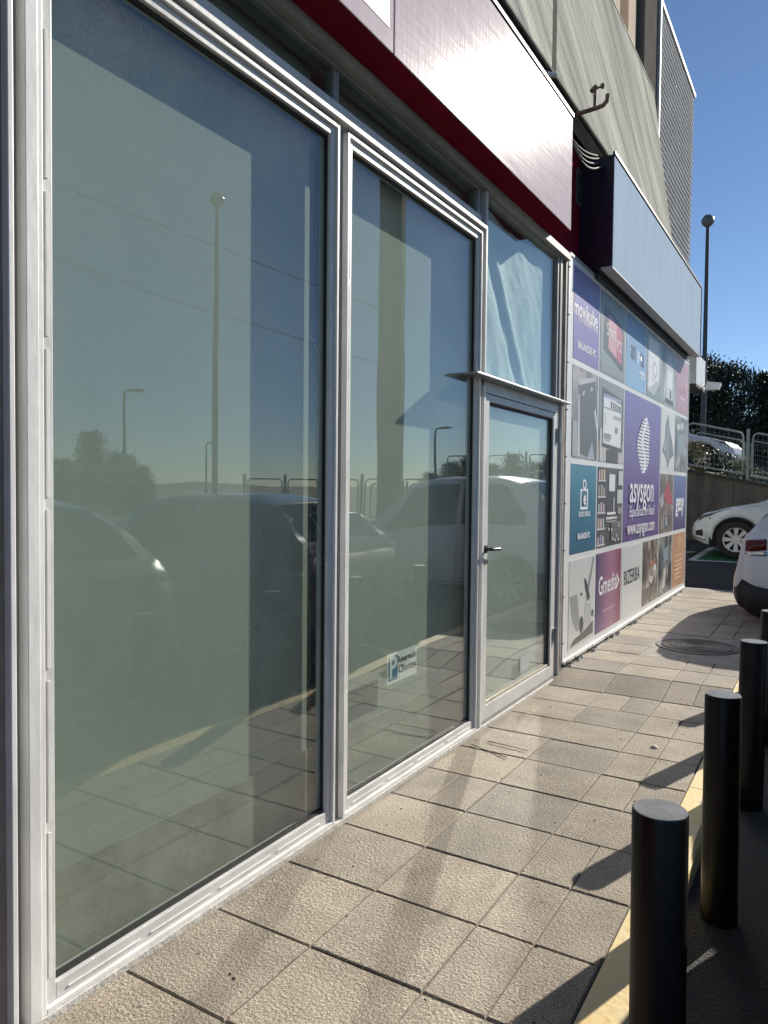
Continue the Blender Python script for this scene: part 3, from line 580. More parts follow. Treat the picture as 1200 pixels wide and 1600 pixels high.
t = Tile(4, 5, 1, 2, mat('print_white_a', (.62, .63, .62), .4, .05, 2)); t.poly([(.50, .95), (.62, .70), (.84, .48), (.96, .28), (.66, .18), (.52, .02), (.36, .20), (.10, .30), (.26, .50), (.30, .76)], (.16, .19, .20)); t.poly([(.50, .92), (.57, .66), (.60, .20), (.50, .10), (.42, .28), (.40, .70)], (.24, .28, .29)); t.poly([(.30, .50), (.38, .55), (.36, .30), (.22, .33)], (.40, .43, .43)); t.done()
t = Tile(5, 6, 1, 2, photo_mat('print_machine_b', [DK, (.15, .17, .18), MG, (.42, .45, .46)], 4.5)); t.disc(.25, .80, .08, .06, VW); t.disc(.55, .84, .10, .07, LG); t.poly([(.2, .30), (.75, .34), (.80, .70), (.25, .66)], (.24, .30, .34)); t.done()
# third row
t = Tile(0, 1, 2, 3, grad_mat('teal_print', [(0, (.012, .095, .17)), (1, (.035, .20, .29))], 'Z', 0, .75))
t.rect(.36, .49, .65, .52, WINK); t.rect(.36, .70, .65, .725, WINK); t.rect(.36, .52, .395, .70, WINK); t.rect(.615, .52, .65, .70, WINK)
for k in range(16):
    a = 2 * math.pi * k / 16; b = 2 * math.pi * (k + 1) / 16; q = lambda A, r1, r2: (.505 + r1 * math.sin(A), .785 + r2 * math.cos(A) - (.03 if math.cos(A) < -.5 else 0))
    t.poly([q(a, .075, .050), q(b, .075, .050), q(b, .045, .030), q(a, .045, .030)], WINK)
t.rect(.48, .72, .53, .745, WINK); t.text('e', .505, .615, .17, bold=.005); t.text('GRUPO EPELSA', .505, .435, .062, bold=.001, sx=.85); t.text('BALANZAS PC', .50, .185, .07, bold=.002, sx=.82); t.done()
t = Tile(1, 2, 2, 3, mat('print_dark_shop', (.055, .055, .058), .4, .2, 4))
rr = random.Random(3)
for k in range(5):
    t.rect(.0, .02 + k * .2, .30, .045 + k * .2, LG)
    for q in range(3): t.rect(.02 + q * .09, .05 + k * .2, .08 + q * .09, .05 + k * .2 + rr.uniform(.07, .13), (rr.uniform(.3, .6), rr.uniform(.25, .5), rr.uniform(.25, .5)))
t.rect(.42, .70, .66, .92, VW); t.rect(.76, .54, .99, .72, LG); t.rect(.80, .78, .99, .97, LG); t.rect(.60, .44, .64, .62, LG); t.rect(.36, .40, .70, .43, VW); t.rect(.32, .34, .76, .37, LG); t.rect(.34, .30, .74, .32, MG); t.rect(.78, .40, .98, .48, MG)
for k in range(9): t.rect(.36 + rr.uniform(0, .55), .04 + rr.uniform(0, .22), .40 + rr.uniform(.4, .56), .05 + rr.uniform(.2, .24), (.12, .11, .11)) if k < 2 else t.disc(.4 + rr.uniform(0, .5), .05 + rr.uniform(0, .2), .025, .02, LG)
t.done()
t = Tile(4, 5, 2, 3, photo_mat('print_shop_c', [(.06, .05, .05), (.18, .14, .13), (.33, .28, .26)], 4)); t.poly([(.25, .62), (.55, .88), (.95, .56), (.95, .46), (.55, .50)], (.42, .07, .10)); t.poly([(.0, .55), (.2, .70), (.3, .5), (.1, .4)], (.40, .40, .42)); t.rect(.35, .05, .65, .30, (.10, .12, .14)); t.rect(.42, .12, .56, .26, (.30, .34, .38)); t.done()
t = Tile(5, 6, 2, 3, grad_mat('navy_print', [(0, (.07, .05, .15)), (1, (.13, .18, .36))], 'Z', 0, .75)); t.text('gesy', .50, .50, .36, bold=.008, sx=1.0); t.rect(.30, .34, .70, .355, (.5, .5, .6)); t.done()
# bottom row
t = Tile(0, 1, 3, 4, mat('print_white_b', (.56, .565, .55), .4, .05, 2)); t.poly([(.02, .60), (.30, .60), (.40, .30), (.55, .20), (.30, .16), (.14, .30)], (.30, .31, .31)); t.poly([(.62, .40), (.78, .62), (.98, .98), (.92, .98), (.68, .62)], MG); t.poly([(.56, .76), (.66, .72), (.82, .50), (.74, .46), (.60, .64)], DK); t.poly([(.54, .10), (.62, .45), (.84, .44), (.88, .16)], (.44, .45, .45)); t.disc(.48, .22, .07, .10, DK); t.poly([(.06, .02), (.96, .05), (.96, .20), (.60, .13), (.20, .09)], (.10, .095, .09)); t.disc(.46, .58, .03, .02, DK); t.poly([(.90, .34), (.97, .33), (.95, .25), (.89, .27)], DK); t.done()
gm = grad_mat('magenta_print', [(0, (.055, .045, .13)), (.45, (.30, .13, .22)), (.62, (.33, .15, .24)), (1, (.20, .03, .06))], 'Y', 0, .95); t = Tile(1, 2, 3, 4, gm); t.text('Gmedia', .46, .57, .25, bold=.003, sx=.88); t.poly([(.82, .46), (.94, .56), (.83, .68), (.82, .64), (.885, .565), (.82, .50)], WINK); t.rect(.26, .235, .78, .262, (.42, .28, .34)); t.done()
t = Tile(2, 3, 3, 4, mat('print_white_c', (.58, .59, .58), .4, .04, 2)); t.text('BIZERBA', .49, .545, .215, ink((.02, .02, .02)), bold=.0015, sx=.92); t.rect(.13, .543, .84, .547, mat('print_gap', (.58, .59, .58), .4, 0)); t.done()
t = Tile(3, 4, 3, 4, photo_mat('print_shop_a', [(.03, .027, .025), (.10, .08, .065), (.28, .23, .20), (.48, .44, .42)], 5, (1, 1, .8))); t.rect(.05, .06, .62, .26, (.10, .075, .06)); t.poly([(.40, .36), (.62, .28), (.70, .40), (.45, .44)], LG); t.poly([(.45, .55), (.80, .60), (.85, .66), (.50, .64)], (.40, .15, .10)); t.poly([(.70, .50), (.88, .48), (.86, .58), (.74, .58)], VW); t.done()
t = Tile(4, 5, 3, 4, photo_mat('print_shop_b', [(.02, .024, .03), (.07, .085, .10), (.22, .22, .22), (.40, .37, .34)], 5)); t.poly([(.35, .55), (.70, .58), (.66, .82), (.38, .78)], (.22, .30, .36)); t.poly([(.30, .10), (.50, .12), (.56, .42), (.40, .46)], LG); t.rect(.72, .05, .95, .5, (.05, .05, .055)); t.done()
t = Tile(5, 6, 3, 4, mat('print_orange', (.48, .27, .16), .4, .08, 2)); t.disc(.5, .86, .14, .07, (.62, .42, .26)); t.disc(.5, .86, .08, .04, (.48, .27, .16)); t.rect(.46, .66, .54, .80, (.62, .42, .26)); t.rect(.2, .56, .85, .59, (.6, .42, .28))
for k in range(5): t.rect(.18, .14 + k * .08, .80 - .08 * (k % 2), .17 + k * .08, (.6, .44, .30))
t.done()
for k in range(9):
    z = .25 + k * .38; MB().tube([(.0, 5.865, z), (.028, 5.91, z)], .006, 6).build('tie', STEEL, ban)
# dirt and broken mortar at the foot of the banner
ft = bbox('banner_footing', (-.1, 5.87, .0), (.012, 11.7, .0845), mat('dirty_footing', (.20, .18, .15), .9, .4, 18, bump=.01, bscale=30))
gr = MB()
for k in range(70):
    y = 5.95 + rnd.random() ** 1.3 * 5.6; r = rnd.uniform(.008, .026); x = .03 + rnd.uniform(0, .05)
    gr.add([(x - r, y - r, Z1 - .004), (x + r, y - r * .6, Z1 - .004), (x + r * .7, y + r, Z1 - .004), (x - r, y + r * .8, Z1 - .004), (x, y, Z1 + r * .8)], [(0, 1, 4), (1, 2, 4), (2, 3, 4), (3, 0, 4)])
gr = gr.build('mortar_crumbs', CONC); tag(gr, 'crumbs of mortar and dirt along the foot of the banner', 'debris', kind='stuff')

wd = MB()
for k in range(150):
    y = rnd.choice((6.0, 6.25, 6.6, 7.3, 8.2, 9.6)) + rnd.gauss(0, .07); x = rnd.uniform(.025, .06); h = rnd.uniform(.02, .06); a = rnd.uniform(0, 6.3); w = .003
    wd.add([(x - w * math.cos(a), y - w * math.sin(a), Z1 - .003), (x + w * math.cos(a), y + w * math.sin(a), Z1 - .003), (x + rnd.gauss(0, .015), y + rnd.gauss(0, .02), Z1 + h)], [(0, 1, 2)])
wd = wd.build('weeds', leaf_mat('weed_green', (.05, .07, .02), (.14, .14, .06))); tag(wd, 'small weeds growing along the foot of the banner', 'weeds', kind='stuff')
# ================================================================== SMALL THINGS
stk = empty('parking_sticker', (-.0205, 3.185, .505), 0, 'white sticker reading Reservado Clientes with blue P inside the second window', 'sticker')
def thin(name, y0, z0, y1, z1, x, m): return box(name, (x, y0, z0), (x + .0004, y1, z1), m, stk)
thin('backing', 0, 0, .31, .155, 0.0, mat('sticker_white', (.85, .86, .84), .5, .03, 6)); thin('blue_square', .012, .015, .105, .142, .0005, mat('sticker_blue', (.03, .20, .34), .5, .05, 6))
text('lettering', 'P', .0012, .058, .078, .15, MATS['sticker_white'], stk, bold=.004); text('lettering', 'Reservado', .0012, .205, .110, .046, ink((.02, .02, .02)), stk, bold=.001); text('lettering', 'Clientes', .0012, .208, .058, .058, ink((.02, .02, .02)), stk, bold=.001)
# bollards
def bollard():
    o = empty('bollard', (0, 0, 0), 0); r = .064
    MB().lathe([(r + .002, -.02), (r + .002, 0.0), (r, .002), (r, .838), (r - .003, .845)], n=40).build('post', BLACK, o, smooth=True)
    MB().lathe([(r - .0025, .8452), (r - .004, .8472), (.001, .848)], n=40).build('cap', mat('sun_glare_cap', (.17, .17, .17), .36, .3, 25, metal=.3, bump=.0008), o, smooth=True)  # sun glare on the bollard top is put into the lighter cap colour
    return o
b0 = bollard()
for i, (y, lab) in enumerate(((1.83, 'black steel bollard nearest the camera on the car park edge'), (2.99, 'black steel bollard, second from the camera'), (4.15, 'black steel bollard, third from the camera'), (5.28, 'black steel bollard, fourth from the camera, cut by the frame edge'), (6.42, 'black steel bollard, farthest of the row, hidden behind the fourth'))):
    o = b0 if i == 0 else copy_tree(b0); o.location = (1.552 if i < 3 else 1.56, y, -.10); o.rotation_euler = (R((.3, -.5, .4, -.2, .3)[i]), R((-.3, .4, .2, -.4, .2)[i]), i * 1.1); tag(o, lab, 'bollard', 'bollards along the kerb')
# twigs by the threshold, scraps on the slabs
for k, (p, q) in enumerate((((.16, 4.05, .008), (.42, 4.02, .010)), ((.10, 3.95, .008), (.36, 3.86, .009)))):
    c = MB().tube([p, [(a + b) / 2 + rnd.uniform(-.01, .01) for a, b in zip(p, q)], q], .0024, 6).build('twig', mat('twig_brown', (.05, .04, .03), .8)); tag(c, ['dry twig lying nearer the door on the slabs', 'dry twig lying nearer the second window on the slabs'][k], 'twig')
sc = MB()
for k in range(60):
    x, y = rnd.uniform(.08, 1.25), rnd.uniform(1.3, 5.4); r = rnd.uniform(.003, .009); a = rnd.uniform(0, 6)
    sc.add([(x + r * math.cos(a + q * 1.9), y + r * math.sin(a + q * 1.9) * rnd.uniform(.5, 1), .0015) for q in range(3)] + [(x, y, .005)], [(0, 1, 3), (1, 2, 3), (2, 0, 3)])
sc = sc.build('leaf_litter', mat('litter', (.05, .04, .03), .9, .4, 40)); tag(sc, 'scattered crumbs and leaf scraps on the slabs', 'litter', kind='stuff')
pb2 = MB(); pb2.lathe([(.001, .012), (.012, .010), (.02, .004), (.022, 0)], (1.02, 4.5, .002), 9); pb2 = pb2.build('pebble', mat('pale_pebble', (.6, .57, .5), .8), smooth=True); tag(pb2, 'pale pebble lying on the slabs near the second bollard', 'pebble')

# ================================================================== CARS
TYRE = mat('tyre_rubber', (.018, .018, .018), .8, .2, 20); RIM = mat('alloy_rim', (.48, .48, .48), .3, .05, 5, metal=.8); DPL = mat('dark_plastic', (.018, .018, .02), .5, .2, 10); CGL = mat('car_glass', (.012, .016, .016), .06, .1, 3, spec=.7); RED = mat('tail_red', (.10, .006, .008), .12, .1, 8); CLR = mat('lamp_clear', (.09, .095, .10), .1, .1, 8, metal=.4); CHR = mat('chrome', (.7, .7, .7), .12, .03, 5, metal=1.0); WELL = mat('wheel_well', (.006, .006, .006), .9)
def lerp_tab(tab, x):
    if x <= tab[0][0]: return tab[0][1]
    for (a, p), (b, q) in zip(tab, tab[1:]):
        if x <= b:
            t = (x - a) / (b - a); t = t * t * (3 - 2 * t) * .5 + t * .5
            return p + (q - p) * t
    return tab[-1][1]
def make_car(name, paint, L=4.2, W=1.79, H=1.53, tall=False, label=None, group=None, spokes=8):
    """x from 0 (rear) to L (nose); ground at z=0; grows one lofted body with arches"""
    root = empty(name, (0, 0, 0), 0, label, 'car', group)
    rw, fw_ = .82, L - .74; rr = .325; arch = .385
    belt = [(0, .62), (.05, .78), (.12, .99), (.35, 1.02), (1.2, .99), (2.6, .94), (3.0, .93), (3.5, .88), (L - .22, .76), (L - .05, .62), (L, .52)]
    top = [(0, .625), (.05, .79), (.12, 1.02), (.26, 1.16), (.48, 1.36), (.75, H - .06), (1.2, H), (1.9, H - .005), (2.3, H - .06), (2.75, 1.24), (3.05, 1.01), (3.15, .965), (3.5, .90), (L - .22, .78), (L - .05, .63), (L, .525)]
    if tall: H = 1.78; top = [(0, .625), (.05, .82), (.09, 1.09), (.31, 1.34), (.49, 1.58), (.72, H - .06), (1.1, H), (1.9, H - .005), (2.3, H - .08), (2.75, 1.36), (3.05, 1.04), (3.15, .985), (3.5, .90), (L - .22, .78), (L - .05, .63), (L, .525)]; belt = [(0, .62), (.05, .80), (.09, 1.05), (.35, 1.07), (1.2, 1.04)] + belt[5:]
    bot = [(0, .40), (.06, .30), (.25, .20), (.5, .19), (L - .5, .19), (L - .25, .22), (L - .05, .30), (L, .36)]
    wid = [(0, .70), (.06, .79), (.2, .86), (.5, W / 2 - .01), (1.2, W / 2), (L - 1.2, W / 2), (L - .6, W / 2 - .03), (L - .25, .80), (L - .06, .70), (L, .60)]
    def sect(x):
        w = lerp_tab(wid, x); zb = lerp_tab(bot, x); zl = lerp_tab(belt, x); zt = max(lerp_tab(top, x), zl + .005)
        for wx in (rw, fw_):
            dx = abs(x - wx)
            if dx < arch: zb = max(zb, rr + math.sqrt(arch * arch - dx * dx) - .005)
        gh = min(1, max(0, (zt - zl - .02) / .35)); wr = w * (.90 - (.12 if tall else .20) * gh)
        zm = zb + (zl - zb) * .45
        return [(w * .90, zb), (w * .975, zb + (zl - zb) * .14), (w, zm), (w * .995, zb + (zl - zb) * .72), (w * .965, zl - .03 * (zl - zb)), (w * .94, zl + .002),
                (w * .94 + (wr - w * .94) * .45, zl + (zt - zl) * .48), (wr, zl + (zt - zl) * .90), (wr * .86, zt - .012 * (1)), (wr * .45, zt + .004), (0, zt + .008)]
    NS = 110; xs = sorted(set([L * i / NS for i in range(NS + 1)] + [rw - arch, rw + arch, fw_ - arch, fw_ + arch]))
    b = MB(); full = []
    for x in xs:
        s = sect(x); full.append([(x, -y, z) for y, z in s] + [(x, y, z) for y, z in s[:-1][::-1]])
    n = len(full[0]); vs = [p for f in full for p in f]; fs = []
    for i in range(len(xs) - 1):
        for k in range(n - 1): fs.append((i * n + k, i * n + k + 1, (i + 1) * n + k + 1, (i + 1) * n + k))
        fs.append((i * n + n - 1, i * n, (i + 1) * n, (i + 1) * n + n - 1))
    fs += [tuple(range(n)), tuple(range((len(xs) - 1) * n, len(xs) * n))]
    b.add(vs, fs).build('body', paint, root, smooth=True)
    # dark tub filling the arches and floor
    box('underbody', (.25, -W / 2 + .10, .20), (L - .3, W / 2 - .10, .70), WELL, root)
    def S(x, v, sg, off):
        s = sect(x); k = min(int(v), 9); t = v - k; y = s[k][0] + (s[k + 1][0] - s[k][0]) * t; z = s[k][1] + (s[k + 1][1] - s[k][1]) * t
        e = Vector((s[min(k + 1, 10)][0] - s[k][0], s[min(k + 1, 10)][1] - s[k][1]))
        nn = Vector((e.y, -e.x)); nn = nn.normalized() if nn.length > 1e-6 else Vector((0, 1))
        return (x, sg * (y + nn.x * off), z + nn.y * off)
    def patch(nm, x0, x1, v0, v1, m, sides=(-1, 1), off=.006, nx=14, nv=4, parent=root):
        for sg in sides:
            q = MB(); P = []
            for i in range(nx + 1):
                x = x0 + (x1 - x0) * i / nx
                a = v0(x) if callable(v0) else v0; c = v1(x) if callable(v1) else v1
                for j in range(nv + 1): P.append(S(x, a + (c - a) * j / nv, sg, off))
            q.add(P, [(i * (nv + 1) + j, i * (nv + 1) + j + 1, (i + 1) * (nv + 1) + j + 1, (i + 1) * (nv + 1) + j) for i in range(nx) for j in range(nv)])
            o = q.build(nm, m, parent, smooth=True); md = o.modifiers.new('thick', 'SOLIDIFY'); md.thickness = .006; md.offset = -1
    patch('side_window', .62, 1.52, 5.25, lambda x: 5.4 + 1.5 * min(1, (x - .55) / .35), CGL); patch('side_window', 1.60, 2.78, 5.25, lambda x: 5.35 + 1.55 * min(1, max(0, (2.85 - x)) / .55), CGL)
    # windscreen and rear window over the whole width
    for nm, x0, x1 in (('windscreen', 2.30, 3.04), ('rear_window', .24, .66)):
        q = MB(); P = []
        for i in range(11):
            x = x0 + (x1 - x0) * i / 10
            for sg, v in ((-1, 8.05), (-1, 9), (1, 10), (1, 9), (1, 8.05)):
                p = S(x, min(v, 9.99), sg, 0); P.append((p[0] + (.004 if x0 > 1 else -.004), p[1], p[2] + .006))
        q.add(P, [(i * 5 + j, i * 5 + j + 1, (i + 1) * 5 + j + 1, (i + 1) * 5 + j) for i in range(10) for j in range(4)]); q.build(nm, CGL, root, smooth=True)
    patch('bumper', .006, .42, 0.02, lambda x: 2.0 - .6 * x, DPL, off=.008); patch('sill_trim', rw + arch + .02, fw_ - arch - .02, .02, 1.1, DPL, nv=2)
    patch('tail_light', .125, .34, lambda x: 3.5 + .4 * (x - .12), 4.98, RED, off=.007, nx=6); patch('tail_light_rim', .12, .345, 3.3, 3.5, CHR, off=.007, nx=6, nv=1)
    patch('headlight', L - .62, L - .12, lambda x: 3.75 + .9 * max(0, (L - .25 - x)), lambda x: 4.6 - .2 * (x - (L - .62)), CLR, off=.006, nx=8); patch('headlight_mask', L - .66, L - .60, 4.25, 4.62, DPL, off=.006, nx=2)
    patch('fog_recess', L - .19, L - .07, 1.35, 2.15, DPL, off=.006, nx=5); patch('fog_trim', L - .24, L - .03, .95, 1.2, CHR, off=.006, nx=5, nv=1)
    for wx in (fw_, rw):
        for sg in (-1, 1):
            patch('arch_trim', wx - arch - .02, wx + arch + .02, 0.0, .16, DPL, sides=(sg,), off=.007, nx=24, nv=1)
            y = sg * (W / 2 - .02); wh = MB().lathe([(.205, -.19), (.285, -.205), (rr - .01, -.18), (rr, -.14), (rr, -.05), (rr - .012, -.012), (.285, .0), (.218, -.004), (.205, -.03)], n=36, axis='Y')
            if sg < 0: wh.v = [(p[0], -p[1], p[2]) for p in wh.v]
            w_ = wh.build('wheel', TYRE, root, smooth=True, loc=(wx, y, rr))
            ri = MB(); ri.lathe([(.222, -.02), (.214, -.004), (.200, -.006), (.196, -.03)], n=36, axis='Y'); ri.lathe([(.001, -.012), (.05, -.014), (.055, -.03)], n=16, axis='Y')
            for k in range(spokes):
                a = 2 * math.pi * k / spokes; ca, sa = math.cos(a), math.sin(a)
                def Q(r, t, h): return (r * ca - t * sa, h, r * sa + t * ca)
                ri.add([Q(.04, -.022, -.016), Q(.04, .022, -.016), Q(.205, .040, -.010), Q(.205, -.040, -.010), Q(.04, -.022, -.04), Q(.04, .022, -.04), Q(.205, .040, -.035), Q(.205, -.040, -.035)], [(0, 1, 2, 3), (4, 5, 6, 7), (0, 1, 5, 4), (1, 2, 6, 5), (2, 3, 7, 6), (3, 0, 4, 7)])
            if sg < 0: ri.v = [(p[0], -p[1], p[2]) for p in ri.v]
            ri.build('rim', RIM, w_, smooth=True)
            di = MB().lathe([(.001, -.05), (.205, -.05)], n=24, axis='Y')
            if sg < 0: di.v = [(p[0], -p[1], p[2]) for p in di.v]
            di.build('backing_disc', WELL, w_)  # near-black backing disc closing the rim behind the spokes
    # mirrors, plate, door seams
    for sg in (-1, 1):
        q = MB().lathe([(.001, -.09), (.05, -.08), (.075, -.03), (.075, .03), (.05, .075), (.001, .08)], n=14, axis='Y'); q.v = [(p[0] * .8 + 2.72, p[1] + sg * (W / 2 + .07), p[2] * .85 + 1.02) for p in q.v]; q.build('mirror', paint, root, smooth=True)
        for x in (1.56, 2.86):
            P = [S(x + d_, v, sg, .003) for v in (1.1, 2, 3, 4, 4.9) for d_ in (-.004, .004)]
            MB().add(P, [(2 * i, 2 * i + 1, 2 * i + 3, 2 * i + 2) for i in range(4)]).build('door_seam', DPL, root)
        for x in (1.42, 2.5):
            a_, b_ = S(x - .2, 4.35, sg, .012), S(x, 4.35, sg, .012); MB().tube([a_, b_], .012, 6).build('door_handle', paint, root, smooth=True)
    return root
def put(car, x, y, z, rz): car.location = (x, y, z); car.rotation_euler = (0, 0, rz); return car
WP = car_paint('white_car_paint', (.70, .71, .72)); GP = car_paint('graphite_car_paint', (.05, .055, .06), .3); SP = car_paint('grey_car_paint', (.10, .105, .11), .3); LP = car_paint('pale_car_paint', (.60, .63, .63))
c1 = make_car('parked_car', WP, tall=True, label='white car overhanging the pavement beyond the bollards, tail light showing', group='cars parked along the kerb'); put(c1, .92, 9.16 + .895, -.10, 0)
c2 = make_car('parked_car', SP, label='grey hatchback parked beside the third bollard, seen mirrored in the second window', group='cars parked along the kerb'); put(c2, 1.80, 4.95 + .895, -.10, 0)
c3 = make_car('parked_car', GP, label='dark grey hatchback beside the camera, seen mirrored in the left window', group='cars parked along the kerb'); put(c3, 1.78, 1.86 + .895, -.10, 0)
c4 = make_car('parked_car', LP, label='pale car parked nose to the left on the green bay past the pavement', group='cars parked past the pavement', spokes=8); put(c4, -.36 + 4.2, 14.5 + .9, .33, math.pi + R(3))
c5 = make_car('parked_car', WP, label='white car on the upper level behind the fence and bushes', group='cars parked past the pavement'); put(c5, -4.45, 22.0, 2.02, R(-5))
# green painted bay under the pale car
GRN = mat('green_bay_paint', (.03, .13, .05), .7, .3, 4); WLN = mat('white_line_paint', (.55, .56, .53), .7, .2, 8)
def on_road(y):
    for (a, p), (b, q) in zip(zip(ys, zs), zip(ys[1:], zs[1:])):
        if a <= y <= b: return p + (q - p) * (y - a) / (b - a)
    return zs[-1]
bay = MB()
def strip(mb, x0, x1, y0, y1, dz):
    n = 6
    for i in range(n):
        a, b = y0 + (y1 - y0) * i / n, y0 + (y1 - y0) * (i + 1) / n
        mb.add([(x0, a, on_road(a) + dz), (x1, a, on_road(a) + dz), (x1, b, on_road(b) + dz), (x0, b, on_road(b) + dz)], [(0, 1, 2, 3)])
strip(bay, -.15, 5.0, 14.0, 16.4, .004); bay = bay.build('painted_bay', GRN); tag(bay, 'green painted parking bay with white border under the pale car', kind='structure')
ln = MB(); strip(ln, -.28, 5.0, 13.85, 13.99, .004); strip(ln, -.28, -.16, 14.0, 16.4, .004); ln.build('border_line', WLN, bay)

# ================================================================== FAR END: wall, terrace, fence, bushes, trees
RW = mat('stained_concrete_wall', (.12, .108, .088), .9, .35, 1.5, bump=.006, bscale=20, stretch=(2, 2, .5))
def topz(x): return 1.93 - .20 * (x + .95)
rwall = empty('retaining_wall', (0, 0, 0), 0, 'stained concrete retaining wall with sloping top behind the pale car', 'wall')
for i in range(12):
    x0 = -8.0 + i * 1.6; x1 = x0 + 1.59
    q = MB(); q.prism([(x0, -.2), (x1, -.2), (x1, max(.5, topz(x1))), (x0, max(.5, topz(x0)))], 18.05, 18.3, 1); q.build('wall_panel', RW, rwall)
    q = MB(); q.prism([(x0, max(.5, topz(x0))), (x1, max(.5, topz(x1))), (x1, max(.5, topz(x1)) + .07), (x0, max(.5, topz(x0)) + .07)], 17.98, 18.36, 1); q.build('coping', mat('dark_coping', (.05, .055, .045), .9, .3, 8), rwall)
ter = MB(); nx, ny = 30, 30; P = []
def tz(x, y):
    base = max(.45, topz(max(-9, min(8, x))) - .06)
    return base + max(0, (y - 30)) * .10
for j in range(ny + 1):
    for i in range(nx + 1):
        x = -60 + 72 * i / nx; y = 18.31 + (90 - 18.31) * (j / ny) ** 1.6; P.append((x, y, tz(x, y)))
ter.add(P, [(j * (nx + 1) + i, j * (nx + 1) + i + 1, (j + 1) * (nx + 1) + i + 1, (j + 1) * (nx + 1) + i) for j in range(ny) for i in range(nx)])
ter = ter.build('terrace_ground', mat('rough_ground', (.06, .065, .04), .95, .4, 1.0)); tag(ter, 'raised rough ground behind the retaining wall', kind='structure')
def fence(x0, x1, y, zfun, label, pw=1.35, h=1.05):
    f = empty('mesh_fence', (0, 0, 0), 0, label, 'fence'); x = x0; r = .022
    FP = mat('fence_grey_green', (.26, .30, .28), .5, .1, 8)
    while x < x1:
        z = zfun(x); MB().tube([(x, y, z - .1), (x, y, z + h + .08)], .035, 10).build('post', FP, f, smooth=True)
        a, b = x + .10, x + pw - .10; za, zb = zfun(a), zfun(b); c = .10
        MB().tube([(a, y, za + .12), (a, y, za + h - c), (a + c * .3, y, za + h - c * .3), (a + c, y, za + h), (b - c, y, zb + h), (b - c * .3, y, zb + h - c * .3), (b, y, zb + h - c), (b, y, zb + .12), (a, y, za + .12)], r, 8).build('panel_frame', FP, f, smooth=True)
        me = MB(); k = 0
        for k in range(1, 12): xx = a + (b - a) * k / 12; me.tube([(xx, y, zfun(xx) + .12), (xx, y, zfun(xx) + h)], .002, 4, caps=False)
        for k in range(1, 8): zz = .12 + (h - .12) * k / 8; me.tube([(a, y, za + zz), (b, y, zb + zz)], .002, 4, caps=False)
        me.build('wire_mesh', FP, f)
        for q in (.3, .8): MB().tube([(x, y, z + q), (a, y, za + q)], .012, 6).build('bracket', FP, f)
        x += pw
    return f
fence(-8.0 + .137, 9.5, 18.17, lambda x: max(.5, topz(x)) + .06, 'grey green mesh panel fence along the top of the retaining wall')
fence(-9.0 + .58, 9.5, 25.5, lambda x: max(1.5, topz(x)) + .05, 'second mesh panel fence farther back behind the upper car', 1.6, 1.2)
LEAF1 = leaf_mat('bush_leaves', (.06, .07, .02), (.24, .21, .09)); LEAFD = leaf_mat('dark_leaves', (.012, .022, .010), (.035, .05, .022)); LEAFE = leaf_mat('grey_green_leaves', (.02, .03, .017), (.055, .065, .04))
BARK = mat('bark', (.07, .055, .04), .9, .3, 12, bump=.01)
def crown_mesh(name, n, shape, size, seed, m):
    """leaf cards in clumps spread through a volume; shape(u) gives radius at height 0..1"""
    rg = random.Random(seed); vs = []; fs = []; clumps = []
    while len(clumps) < max(14, n // 60):
        u = rg.random(); a = rg.uniform(0, 2 * math.pi); q = shape(u) * math.sqrt(rg.uniform(.25, 1)); clumps.append((q * math.cos(a), q * math.sin(a), u))
    for k in range(n):
        c = rg.choice(clumps); s = .17
        p = Vector((c[0] + rg.gauss(0, s * .75), c[1] + rg.gauss(0, s * .75), c[2] + rg.gauss(0, .035)))
        d1 = Vector((rg.gauss(0, 1), rg.gauss(0, 1), rg.gauss(0, .7))).normalized(); d2 = d1.cross(Vector((rg.gauss(0, 1), rg.gauss(0, 1), rg.gauss(0, 1)))).normalized()
        w = size * rg.uniform(.6, 1.4); h = w * .5; o = len(vs)
        vs += [tuple(p - d1 * w), tuple(p + d2 * h), tuple(p + d1 * w), tuple(p - d2 * h)]; fs.append((o, o + 1, o + 2, o + 3))
    me = bpy.data.meshes.new(name); me.from_pydata(vs, [], fs); me.materials.append(m); me.update()
    return me
def trunk_mesh(seed, lean=.03, limbs=7, r=.02):
    rg = random.Random(seed); q = MB(); pts = [(lean * math.sin(3 * t), lean * math.cos(2 * t), t) for t in [i / 8 for i in range(9)]]
    q.tube(pts, r, 8, radii=[r * (1.25 - 1.05 * i / 8) for i in range(9)])
    for k in range(limbs):
        t = rg.uniform(.35, .9); a = rg.uniform(0, 6.3); l = rg.uniform(.10, .24) * (1.2 - t); b = Vector((lean * math.sin(3 * t), lean * math.cos(2 * t), t))
        q.tube([b, b + Vector((math.cos(a) * l * .6, math.sin(a) * l * .6, .04)), b + Vector((math.cos(a) * l, math.sin(a) * l, .11))], .005, 5, radii=[r * .4, r * .28, r * .1])
    return q
SHP = [lambda u: .55 * math.sin(math.pi * min(1, u * .9 + .08)) ** .7, lambda u: .42 * (1 - u) ** .6 * min(1, u * 6 + .3), lambda u: .5 * math.sin(math.pi * (u * .8 + .15)) * (1 + .3 * math.sin(9 * u))]
CROWN = [crown_mesh('crown', 9000, SHP[0], .026, 1, LEAFE), crown_mesh('crown', 9000, SHP[1], .024, 2, LEAFD), crown_mesh('crown', 9000, SHP[2], .026, 3, LEAFD)]
TRUNK = [trunk_mesh(11), trunk_mesh(12, .02), trunk_mesh(13, .05)]; TRM = []
